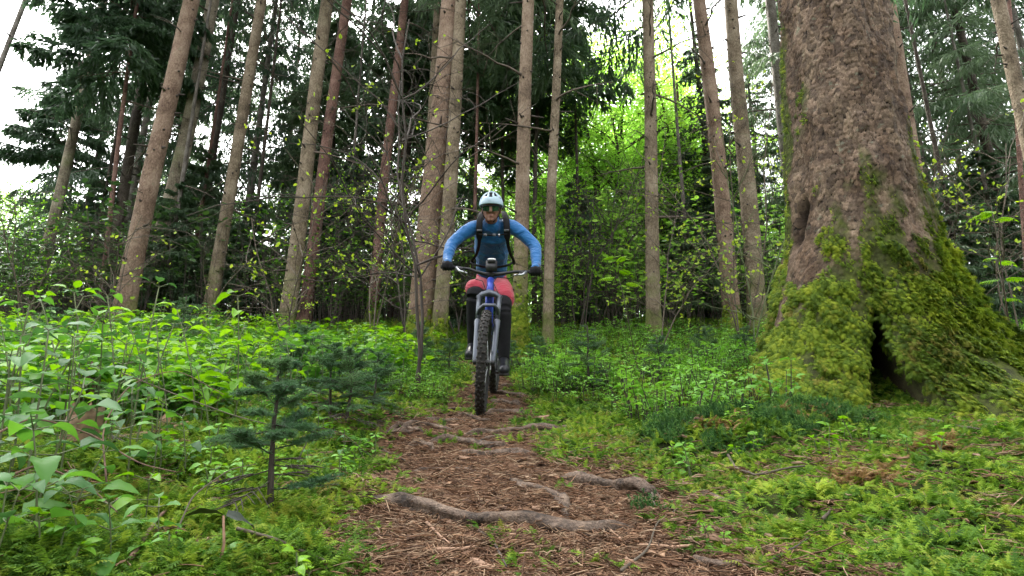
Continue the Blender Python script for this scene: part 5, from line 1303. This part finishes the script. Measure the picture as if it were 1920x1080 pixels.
CON = V3((-.215, 3.90, 0)); CON.z = float(G(CON.x, CON.y)) - .006
REAR = V3((-.165, 4.98, 0)); REAR.z = float(G(REAR.x, REAR.y)) - .006
bike = empty('mountain_bike', CON, 'mountain bike with blue head tube, grey suspension fork and black knobbly tyres', 'bicycle')
RAD = .365
lean = V3((.062, 0, 1)).normalized(); slope = (REAR - CON); slope.normalize()
upv = (lean - slope * lean.dot(slope)).normalized(); axv = slope.cross(upv).normalized()   # wheel axis
def wheel(name, hub, steer, dusty):
    ax = (Matrix.Rotation(steer, 3, upv) @ axv).normalized(); fw = ax.cross(upv).normalized() * -1
    Mw = Matrix((ax, fw, upv)).transposed()    # local x = axis
    w_ = bpy.data.objects.new('wheel', None); COL.objects.link(w_); w_.parent = bike
    w_.matrix_parent_inverse = Matrix.Identity(4); w_.matrix_local = Matrix.Translation(hub - CON) @ Mw.to_4x4()
    n, m = 96, 14; a = np.arange(n) / n * 2 * PI; b = np.arange(m) / m * 2 * PI; tr = .031; rc = RAD - tr - .004
    AA, BB = np.meshgrid(a, b, indexing='ij'); rr = rc + tr * np.cos(BB)
    V = np.stack([tr * 1.0 * np.sin(BB), rr * np.cos(AA), rr * np.sin(AA)], -1).reshape(-1, 3)
    i, j = np.meshgrid(np.arange(n), np.arange(m), indexing='ij'); i2, j2 = (i + 1) % n, (j + 1) % m
    mb = MB(); mb.add(V, None, np.stack([i * m + j, i2 * m + j, i2 * m + j2, i * m + j2], -1).reshape(-1, 4))
    t_ = link('tyre', mb.mesh('tyre', [M['rubber']], smooth=True), w_)
    kb = MB()                                                    # tread knobs
    for q in range(72):
        a_ = q / 72 * 2 * PI
        for bb, wd, ln in ((0 + (.16 if q % 2 else -.16), .012, .014), (.62, .010, .016), (-.62, .010, .016), (1.02, .008, .017), (-1.02, .008, .017)):
            if abs(bb) > .9 and q % 2: continue
            if abs(bb) < .9 and abs(bb) > .3 and q % 2 == 0: continue
            c_ = np.array([tr * math.sin(bb) * 1.06, (rc + tr * 1.06 * math.cos(bb)) * math.cos(a_), (rc + tr * 1.06 * math.cos(bb)) * math.sin(a_)])
            rot = Matrix.Rotation(a_, 3, 'X') @ Matrix.Rotation(-bb, 3, 'Z')
            kb.box(c_, (wd, .009, ln), rot)
    link('tread', kb.mesh('tread', [M['rubber_dusty']]), w_)['kind'] = 'stuff'
    rm = MB(); th = a; P = np.stack([th * 0, (RAD - .07) * np.cos(th), (RAD - .07) * np.sin(th)], -1); P = np.vstack([P, P[:1]])
    rm.tube(P, .014, 8, cap=False); link('rim', rm.mesh('rim', [M['metal_black']], smooth=True), w_)
    hb = MB(); hb.tube([(-.055, 0, 0), (-.035, 0, 0), (.035, 0, 0), (.055, 0, 0)], [.012, .022, .022, .012], 12); link('hub', hb.mesh('hub', [M['metal_black']]), w_)
    dr = MB(); k = 28
    for q in range(k):
        a1, a2 = q / k * 2 * PI, (q + 1) / k * 2 * PI
        dr.add([[.045, f_ * math.cos(x_), f_ * math.sin(x_)] for f_ in (.065, .09) for x_ in (a1, a2)] + [[.047, f_ * math.cos(x_), f_ * math.sin(x_)] for f_ in (.065, .09) for x_ in (a1, a2)], None, [[0, 1, 3, 2], [4, 6, 7, 5], [0, 4, 5, 1], [2, 3, 7, 6]])
    link('brake_disc', dr.mesh('brake_disc', [M['metal']]), w_)
    sp = MB(); sp.tube([(0, 0, 0), (0, 0, .5), (0, 0, 1)], [.0012, .0012, .0012], 4, cap=False); spm = sp.mesh('spoke', [M['metal']])
    for q in range(24):
        o_ = link('spoke', spm, w_); sd = .03 if q % 2 else -.03; a_ = q / 24 * 2 * PI
        p0, p1 = V3((sd, .02 * math.cos(a_ + 1), .02 * math.sin(a_ + 1))), V3((0, (RAD - .07) * math.cos(a_), (RAD - .07) * math.sin(a_))); d = p1 - p0
        o_.location = p0; o_.rotation_mode = 'QUATERNION'; o_.rotation_quaternion = d.to_track_quat('Z', 'Y'); o_.scale = (1, 1, d.length)
    return w_
H1 = CON + upv * RAD; H2 = REAR + upv * RAD
wheel('wheel', H1, R(2.2), 1); wheel('wheel', H2, 0, 0)
def part(name, mb, mat, parent=bike, smooth=True, base=CON):
    V = [v - A3(base) for v in mb.V]; mb.V = V
    return link(name, mb.mesh(name, [M[k] for k in ([mat] if isinstance(mat, str) else mat)], smooth=smooth), parent)
def tb(pts, r, n=10, **k):
    m = MB(); m.tube(pts, r, n, **k); return m
CR = at(917, 557, 4.04); BARC = at(920, 513, 4.16); HT0 = at(918, 553, 4.06); HT1 = at(920, 524, 4.13)
for sx, tp in ((-1, at(898, 559, 4.03)), (1, at(937, 559, 4.03))):
    ft = H1 + axv * .062 * (-sx if axv.x < 0 else sx) + V3((0, -.0, 0)); mid = tp.lerp(ft, .38)
    f = bpy.data.objects.new('fork_leg', None); COL.objects.link(f); f.parent = bike
    part('stanchion', tb([tp + V3((0, 0, .02)), mid], [.017, .017]), 'fork_grey', f)
    low = MB(); low.tube([mid + (tp - mid) * .05, mid, tp.lerp(ft, .5), tp.lerp(ft, .9), ft, ft + (ft - tp) * .03], [.022, .024, .021, .020, .019, .01], 12); part('lower_leg', low, 'fork_grey', f)
    ax_ = MB(); ax_.tube([ft - axv * .012, ft + axv * .012], [.022, .022], 10); part('axle_clamp', ax_, 'metal_black', f)
cr = MB(); cr.tube([at(896, 560, 4.03), at(904, 552, 4.04), at(917, 549, 4.05), at(930, 552, 4.04), at(939, 560, 4.03)], [.022, .022, .028, .022, .022], 10); part('fork_crown', cr, 'fork_grey')
arch = MB(); arch.tube([at(894, 598, 3.99), at(899, 580, 3.93), at(906, 572, 3.91), at(928, 572, 3.91), at(933, 580, 3.93), at(934, 598, 3.99)], [.012, .014, .013, .013, .014, .012], 8); part('fork_arch', arch, 'fork_grey')
part('head_tube', tb([HT0, HT0.lerp(HT1, .5), HT1], [.030, .026, .029], 14), 'frame_blue')
BB = at(915, 655, 4.52)
part('down_tube', tb([HT0 + V3((0, .02, .02)), BB], [.032, .034], 12), 'frame_blue')
SEAT = at(921, 545, 5.02)
part('top_tube', tb([HT1 + V3((0, .02, -.02)), SEAT + V3((0, -.06, -.12))], [.026, .022], 12), 'frame_blue')
part('seat_tube', tb([BB, SEAT + V3((0, 0, -.05))], [.019, .016], 10), 'metal_black')
for sg in (-1, 1):
    e = H2 + axv * sg * .07; part('seat_stay', tb([BB + V3((sg * .03, .06, .22)), e], [.012, .010], 8), 'frame_blue'); part('chain_stay', tb([BB + V3((sg * .03, .03, 0)), e], [.014, .011], 8), 'frame_blue')
sd_ = MB(); sd_.tube([SEAT + V3((0, -.14, .0)), SEAT + V3((0, -.05, .01)), SEAT + V3((0, .06, .015)), SEAT + V3((0, .13, .02))], [.018, .03, .065, .05], 12, flat=.4); part('saddle', sd_, 'black_shiny')
BARP = [at(832, 500, 4.20), at(862, 502, 4.17), at(880, 504.5, 4.16), at(893, 509, 4.155), at(910, 514, 4.15), at(930, 514.5, 4.15), at(948, 512, 4.155), at(966, 509.5, 4.16), at(985, 509.5, 4.17), at(1014, 510, 4.20)]
part('handlebar', tb(BARP, [.011, .012, .012, .013, .016, .016, .013, .012, .012, .011], 12), 'metal_black')
part('stem_clamp', tb([BARC + V3((0, -.02, .0)), BARC + V3((0, .05, .01)), HT1 + V3((0, 0, .03))], [.026, .024, .028], 12), 'metal_black')
for px in (((827, 500), (852, 502)), ((992, 510), (1017, 510))):
    part('grip', tb([at(*px[0], 4.19), at(*px[1], 4.18)], [.017, .017], 12), 'rubber')
for cl, e1, e2 in (((856, 502), (862, 508), (876, 512)), ((986, 510), (980, 515), (964, 516))):
    lv = MB(); lv.tube([at(*cl, 4.15), at(*e1, 4.12), at(*e2, 4.10)], [.014, .010, .006], 8); part('brake_lever', lv, 'metal')
    lv = MB(); lv.tube([at(cl[0], cl[1], 4.16), at((cl[0] + e2[0]) / 2, cl[1] + 3, 4.12)], [.015, .013], 10); part('brake_clamp', lv, 'metal_black')
for pp in ([(868, 506), (880, 520), (905, 527), (912, 548), (896, 600), (896, 665)], [(975, 512), (955, 522), (932, 520), (925, 530), (938, 560), (934, 575)]):
    part('cable', tb([at(u, v, 4.08 - .015 * q) for q, (u, v) in enumerate(pp)], .0035, 6), 'rubber')
lt = MB(); lt.box(at(921.5, 499, 4.10), (.088, .03, .085), Matrix.Rotation(R(-10), 3, 'X')); lt.box(at(921.5, 490, 4.10), (.06, .034, .03)); part('phone_mount', lt, 'metal_black', smooth=False)
lt = MB(); lt.tube([at(914.5, 486.5, 4.088), at(918, 485.6, 4.086), at(925, 485.6, 4.086), at(929.5, 486.8, 4.088)], .007, 8); part('bike_light', lt, 'white_plastic')
for sg, pd in ((-1, at(884, 668, 4.66)), (1, at(945, 698, 4.36))):
    ce = BB + V3((sg * .065, 0, 0)); pc = V3((ce.x + sg * .008, pd.y, pd.z)); part('crank', tb([ce, pc], [.013, .010], 8), 'metal_black')
    pb = MB(); pb.box((pc + pd) / 2 + V3((sg * .02, 0, 0)), (.10, .095, .018)); part('pedal', pb, 'metal_black', smooth=False)
ch = MB()
for q in range(30):
    a_ = q / 30 * 2 * PI; ch.box(BB + V3((.045, math.cos(a_) * .068, math.sin(a_) * .068)), (.004, .012, .012), Matrix.Rotation(a_, 3, 'X'))
ch.tube([BB + V3((.043, 0, 0)), BB + V3((.047, 0, 0))], [.064, .064], 24); part('chainring', ch, 'metal_black', smooth=False)
dl = MB(); dl.box(H2 + V3((.09, -.0, -.10)), (.02, .05, .14)); part('derailleur', dl, 'metal_black', smooth=False)

# ================================================================== RIDER
def blob(name, parent, mat, strands, voxel=.010, ells=(), sm=4, wrinkle=0, base=None):
    """strands: (points, radii[, flat]) closed tubes; ells: (centre, (rx, ry, rz), rot) ; fused into one skin"""
    mb = MB()
    def sph(c, r, rot=None):
        n, m = 16, 10; V = [[0, 0, 1.]]
        for i in range(1, m):
            for j in range(n): th = PI * i / m; f_ = 2 * PI * j / n; V.append([math.sin(th) * math.cos(f_), math.sin(th) * math.sin(f_), math.cos(th)])
        V.append([0, 0, -1.]); V = np.array(V) * np.array(r)
        if rot is not None: V = V @ np.array(rot.to_3x3()).T
        T = [[0, 1 + j, 1 + (j + 1) % n] for j in range(n)] + [[len(V) - 1, 1 + (m - 2) * n + (j + 1) % n, 1 + (m - 2) * n + j] for j in range(n)]
        Q = [[1 + i * n + j, 1 + (i + 1) * n + j, 1 + (i + 1) * n + (j + 1) % n, 1 + i * n + (j + 1) % n] for i in range(m - 2) for j in range(n)]
        mb.add(V + A3(c), T, Q)
    for st in strands:
        P, r = st[0], st[1]; fl = st[2] if len(st) > 2 else None
        rr = np.interp(np.linspace(0, len(P) - 1, len(P) * 5), range(len(P)), r); PP = np.array([A3(p) for p in P]); t_ = np.linspace(0, len(P) - 1, len(P) * 5)
        B = np.stack([np.interp(t_, range(len(P)), PP[:, c]) for c in range(3)], -1)
        if len(P) > 2:
            for _ in range(3): B[1:-1] = (B[:-2] + 2 * B[1:-1] + B[2:]) / 4
        if wrinkle:
            rr = rr * (1 + wrinkle * (vnoise(t_ * 5.5 + P[0][0] * 7, t_ * 0, s=3) - .5) + wrinkle * .6 * np.sin(t_ * 19) * (vnoise(t_ * 2, t_ * 0) ))
        mb.tube(B, rr, 16, flat=fl)
        if fl is None:
            sph(P[0], (r[0],) * 3); sph(P[-1], (r[-1],) * 3)
    for c, r, *rot in ells: sph(c, r, rot[0] if rot else None)
    bs = A3(base if base is not None else RB); mb.V = [v - bs for v in mb.V]
    o_ = link(name, mb.mesh(name, [M[mat]], smooth=True), parent)
    md = o_.modifiers.new('skin', 'REMESH'); md.mode = 'VOXEL'; md.voxel_size = voxel; md.use_smooth_shade = True
    md = o_.modifiers.new('soft', 'SMOOTH'); md.iterations = sm; md.factor = .5
    return o_
RB = V3((-.18, 4.5, float(G(-.18, 4.5))))
rider = empty('person', RB, 'cyclist in blue jacket, red shorts and pale helmet riding down the trail', 'person', None)
HEAD = at(921, 391, 4.30)
hf = V3((0, -.95, -.26)).normalized(); hu = V3((.01, -.26, .95)).normalized(); hx = V3((1, 0, 0))
HM = Matrix((hx, -hf, hu)).transposed()        # local: x right in the photo, -y forward
def hp(x, y, z): return HEAD + HM @ V3((x, y, z))
SHL, SHR = at(890, 423, 4.42), at(957, 420, 4.42)
ELL, ELR = at(846, 458, 4.36), at(1004, 462, 4.36)
WRL, WRR = at(838, 488, 4.23), at(1006, 498, 4.23)
HIP = at(921, 535, 5.02); CH = at(923, 438, 4.54); WA = at(922, 488, 4.84); NK = at(922, 411, 4.42)
KNL, KNR = at(889, 552, 4.42), at(944, 574, 4.34)
ANL, ANR = at(886, 648, 4.66), at(945, 676, 4.44)
HPL, HPR = HIP + V3((-.085, 0, -.02)), HIP + V3((.085, 0, -.02))
TOL, TOR = at(882, 664, 4.55), at(945, 693, 4.30)
HNL, HNR = at(839, 498, 4.17), at(1004, 508, 4.17)
# body: one continuous skin with head and face
face = [(HEAD, (.074, .092, .105), HM), (hp(0, -.02, -.062), (.056, .066, .060), HM), (hp(0, -.072, -.100), (.026, .022, .020), HM), (hp(0, -.098, -.030), (.012, .018, .020), HM), (hp(0, -.094, -.004), (.010, .014, .024), HM),
        (hp(-.030, -.078, -.035), (.018, .014, .016), HM), (hp(.030, -.078, -.035), (.018, .014, .016), HM), (hp(0, -.080, .022), (.050, .014, .012), HM), (hp(-.076, .005, -.018), (.010, .018, .030), HM), (hp(.076, .005, -.018), (.010, .018, .030), HM),
        (hp(0, -.086, -.066), (.022, .010, .005), HM), (hp(0, -.085, -.076), (.018, .010, .006), HM)]
blob('body', rider, 'skin', [([NK + V3((0, .03, -.03)), hp(0, .03, -.08)], [.058, .052]), ([HIP, WA, CH, NK + V3((0, .04, -.02))], [.085, .085, .085, .055]),
     ([NK + V3((0, .03, -.05)), SHL + V3((0, .02, -.02)), ELL, WRL, HNL], [.04, .038, .032, .024, .024]), ([NK + V3((0, .03, -.05)), SHR + V3((0, .02, -.02)), ELR, WRR, HNR], [.04, .038, .032, .024, .024]),
     ([HPL, KNL, ANL, TOL], [.06, .045, .028, .022]), ([HPR, KNR, ANR, TOR], [.06, .045, .028, .022])], .008, face, 2)
lip = MB(); lip.tube([hp(-.022, -.094, -.070), hp(0, -.097, -.068), hp(.022, -.094, -.070)], [.002, .0045, .002], 6, flat=.6)
M['lip'] = plain('lip', (.25, .09, .08), .5); part('mouth', lip, 'lip', rider, base=RB)
# jacket
blob('jacket', rider, 'jacket', [
    ([at(922, 514, 4.96), at(922, 490, 4.86), at(922, 463, 4.70), CH, at(923, 417, 4.44)], [.140, .146, .156, .156, .082], .82),
    ([CH + V3((-.03, .02, .03)), SHL + V3((0, 0, -.012)), SHL.lerp(ELL, .5) + V3((0, 0, .01)), ELL, ELL.lerp(WRL, .5), WRL, HNL + V3((0, .015, .028))], [.08, .066, .054, .051, .047, .038, .034]),
    ([CH + V3((.03, .02, .03)), SHR + V3((0, 0, -.012)), SHR.lerp(ELR, .5) + V3((0, 0, .01)), ELR, ELR.lerp(WRR, .5), WRR, HNR + V3((0, .015, .028))], [.08, .066, .054, .051, .047, .038, .034]),
    ([NK + V3((0, .01, -.06)), NK + V3((0, -.005, .005))], [.085, .062])], .009, (), 3, .09)
for nm, pts in (('zip', [(922, 428), (923, 446), (923, 468)]),):
    pass
# shorts and leggings, shoes
blob('shorts', rider, 'shorts', [
    ([HIP + V3((0, -.02, .02)), at(922, 514, 4.92)], [.150, .140], .85),
    ([HPL + V3((0, 0, .01)), at(894, 540, 4.60), at(889, 541, 4.50)], [.095, .080, .078]),
    ([HPR + V3((0, 0, .01)), at(943, 545, 4.56), at(946, 562, 4.44)], [.095, .090, .084])], .009, (), 3, .05)
blob('leggings', rider, 'black_fabric', [([HPL, at(893, 546, 4.58), KNL, KNL.lerp(ANL, .35), ANL, ANL + V3((0, .02, -.05))], [.085, .078, .068, .060, .044, .044]), ([HPR, at(943, 556, 4.52), KNR, KNR.lerp(ANR, .35), ANR, ANR + V3((0, .02, -.05))], [.085, .078, .070, .062, .046, .046])], .009, (), 3)
for tp, an, el in ((TOL, ANL, 0), (TOR, ANR, 0)):
    hl = an + V3((0, .05, -.06))
    blob('shoe', rider, 'black_shiny', [([hl, (hl + tp) / 2 + V3((0, 0, .005)), tp, tp + V3((0, -.03, -.005))], [.046, .050, .052, .042], ), ([an + V3((0, 0, .01)), hl.lerp(tp, .3)], [.046, .046]), ([an + V3((0, -.03, -.01)), tp], [.040, .046])], .008, (), 3)
    sl = MB(); a_ = (tp + V3((0, -.02, -.040)) + hl + V3((0, 0, -.035))) / 2; d_ = (tp - hl); sl.box(a_, (.078, d_.length + .09, .018), d_.to_track_quat('Y', 'Z').to_matrix()); part('shoe_sole', sl, 'rubber', rider, base=RB, smooth=False)
# gloves with curled fingers round the grips
for sg, hn, wr, ux in ((-1, HNL, WRL, 1), (1, HNR, WRR, -1)):
    bar = V3((hn.x, 4.185, hn.z - .006)); st = [([wr + V3((0, -.01, -.01)), hn + V3((0, .01, .012)), hn + V3((0, -.01, .006))], [.034, .036, .030])]
    for q in range(4):
        x_ = (q - 1.5) * .021 ; ln = (.9, 1.0, .97, .8)[q]
        b_ = bar + V3((x_, 0, 0)); st.append(([b_ + V3((0, -.020, .026)), b_ + V3((0, -.040 * ln, .012)), b_ + V3((0, -.040 * ln, -.012)), b_ + V3((0, -.014, -.028))], [.0115, .0110, .0105, .0095]))
    th = bar + V3((ux * .036, 0, 0)); st.append(([hn + V3((ux * .022, .02, .01)), th + V3((0, .010, .012)), th + V3((ux * .016, -.018, -.010))], [.014, .012, .010]))
    blob('glove', rider, 'black_fabric', st, .005, (), 2)
    cf = MB(); c1 = wr.lerp(hn, .30); cf.tube([c1, wr.lerp(hn, .5)], [.040, .036], 14); part('glove_cuff', cf, 'grey_fabric', rider, base=RB)
# sunglasses
gl = MB()
for sg in (-1, 1):
    P = []; n_ = 10; V = []
    for i in range(5):
        for j in range(n_ + 1):
            xx = sg * (.006 + .060 * j / n_); zz = -.024 + .046 * i / 4; tp_ = 1 - .35 * (j / n_) ** 3; V.append(A3(hp(xx, -.100 + .55 * xx * xx * 6 + .004, .002 + zz * tp_ - .012)))
    n1 = n_ + 1; Q = [[i * n1 + j, i * n1 + j + 1, (i + 1) * n1 + j + 1, (i + 1) * n1 + j] for i in range(4) for j in range(n_)]; gl.add(np.array(V), None, Q)
    gl.add(np.array(V) + A3(hf) * -.004, None, Q)
part('sunglass_lens', gl, 'lens', rider, base=RB)
fr_ = MB(); fr_.tube([hp(-.078, .0, .004), hp(-.07, -.07, .012), hp(-.04, -.100, .014), hp(0, -.108, .010), hp(.04, -.100, .014), hp(.07, -.07, .012), hp(.078, .0, .004)], .0055, 8); part('sunglass_frame', fr_, 'black_shiny', rider, base=RB)
# helmet: vented shell
hel = bpy.data.objects.new('helmet', None); COL.objects.link(hel); hel.parent = rider
n, m = 72, 30; V = []; keep = []; idx = {}
def hsurf(az, el, k=1.0):
    rx, ry, rz = .103 * k, .135 * k, .108 * k
    brow = .012 * math.cos(az) if math.cos(az) > 0 else 0
    return hp(rx * math.cos(el) * math.sin(az), -ry * math.cos(el) * math.cos(az) + .008, .026 + brow + rz * math.sin(el))
def vent(az, el):
    a_ = math.degrees(az); a_ = (a_ + 180) % 360 - 180; e_ = math.degrees(el)
    for c, w_, lo, hi in ((0, 7.5, 24, 60), (-30, 6, 30, 60), (30, 6, 30, 60), (-58, 6, 18, 52), (58, 6, 18, 52), (-88, 9, 12, 42), (88, 9, 12, 42), (180, 9, 20, 60), (140, 8, 15, 55), (-140, 8, 15, 55)):
        q = (e_ - lo) / (hi - lo)
        if 0 < q < 1 and abs(a_ - c) < w_ * (1.7 - .25 * q) / max(.35, math.cos(el)) * .8: return True
    return 66 < e_ < 76 and abs(a_) < 40
for nmz, k, mt, hole in (('shell', 1.0, 'helmet', True), ('liner', .93, 'black_fabric', False)):
    V = []; Q = []; lo = -6
    for i in range(m + 1):
        el = R(lo + (89.5 - lo) * i / m)
        for j in range(n): V.append(A3(hsurf(2 * PI * j / n, el, k * (1 + (.012 * math.cos(6 * 2 * PI * j / n) if hole else 0)))) - A3(RB))
    for i in range(m):
        for j in range(n):
            az, el = 2 * PI * (j + .5) / n, R(lo + (89.5 - lo) * (i + .5) / m)
            if hole and vent(az, el): continue
            Q.append([i * n + j, i * n + (j + 1) % n, (i + 1) * n + (j + 1) % n, (i + 1) * n + j])
    o_ = link(nmz, mkmesh(nmz, np.array(V), [np.array(Q)], [M[mt]], smooth=True), hel)
    if hole: md = o_.modifiers.new('thick', 'SOLIDIFY'); md.thickness = -.010; md.offset = 1
st = MB()
for sg in (-1, 1): st.tube([hp(sg * .085, -.02, .02), hp(sg * .066, -.03, -.06), hp(sg * .02, -.045, -.118)], .004, 6)
part('chin_strap', st, 'black_fabric', hel, base=RB)
# backpack
pack = empty('backpack', RB, 'black backpack on the back of the cyclist, its straps over the blue jacket', 'backpack')
blob('pack_body', pack, 'black_fabric', [([at(922, 412, 4.68), at(922, 440, 4.84), at(922, 486, 5.06)], [.11, .155, .14], .62)], .012, ((at(922, 407, 4.60), (.075, .05, .04)),), 3)
for sg, pts in ((-1, [(904, 399, 4.53), (902, 403, 4.42), (900, 412, 4.345), (899, 424, 4.325), (899, 440, 4.35), (899, 458, 4.44), (894, 478, 4.60), (885, 490, 4.78), (885, 496, 4.90)]),
                (1, [(944, 398, 4.53), (946, 402, 4.42), (949, 411, 4.345), (950, 424, 4.325), (951, 440, 4.35), (952, 458, 4.44), (957, 478, 4.60), (964, 490, 4.78), (964, 496, 4.90)])):
    mb = MB(); P = [at(*p) for p in pts]; t_ = np.linspace(0, len(P) - 1, 40); B = np.stack([np.interp(t_, range(len(P)), [p[c] for p in P]) for c in range(3)], -1)
    for _ in range(4): B[1:-1] = (B[:-2] + 2 * B[1:-1] + B[2:]) / 4
    B[:, 1] -= .012
    wd = np.interp(t_, [0, 2, 4.3, 4.6, 8], [.024, .027, .027, .014, .013]); a = np.arange(12) / 12 * 2 * PI
    T_ = np.gradient(B, axis=0); T_ /= np.linalg.norm(T_, axis=1)[:, None]; X_ = np.tile(np.array([[1., 0, 0]]), (40, 1)); N2 = np.cross(T_, X_); X_ = np.cross(N2, T_)
    V = B[:, None] + wd[:, None, None] * np.cos(a)[None, :, None] * X_[:, None] + .006 * np.sin(a)[None, :, None] * N2[:, None] / (np.linalg.norm(N2, axis=1)[:, None, None] + 1e-9)
    i, j = np.meshgrid(np.arange(39), np.arange(12), indexing='ij'); j2 = (j + 1) % 12
    mb.add(V.reshape(-1, 3), None, np.stack([i * 12 + j, i * 12 + j2, (i + 1) * 12 + j2, (i + 1) * 12 + j], -1).reshape(-1, 4)); part('shoulder_strap', mb, 'black_fabric', pack, base=RB)
    bk_ = MB(); bk_.box(at(pts[3][0], 432, 4.31), (.042, .010, .016)); part('strap_buckle', bk_, 'grey_fabric', pack, base=RB, smooth=False)
cs = MB(); cs.tube([at(899, 439, 4.325), at(912, 440.5, 4.305), at(924, 441, 4.30), at(937, 440.5, 4.305), at(951, 439, 4.325)], .011, 10, flat=.5); part('chest_strap', cs, 'black_fabric', pack, base=RB)
for u, wd in ((910, .028), (927, .026), (936, .012)):
    bk_ = MB(); bk_.box(at(u, 440.5, 4.285), (wd, .012, .020)); part('buckle', bk_, 'grey_fabric' if wd > .02 else 'metal', pack, base=RB, smooth=False)
wb = MB(); wb.tube([at(884, 492, 4.82), at(892, 497, 4.75), at(905, 500, 4.72), at(922, 501, 4.71), at(940, 500, 4.72), at(954, 497, 4.75), at(963, 491, 4.82)], .020, 10, flat=.5); part('waist_strap', wb, 'black_fabric', pack, base=RB)
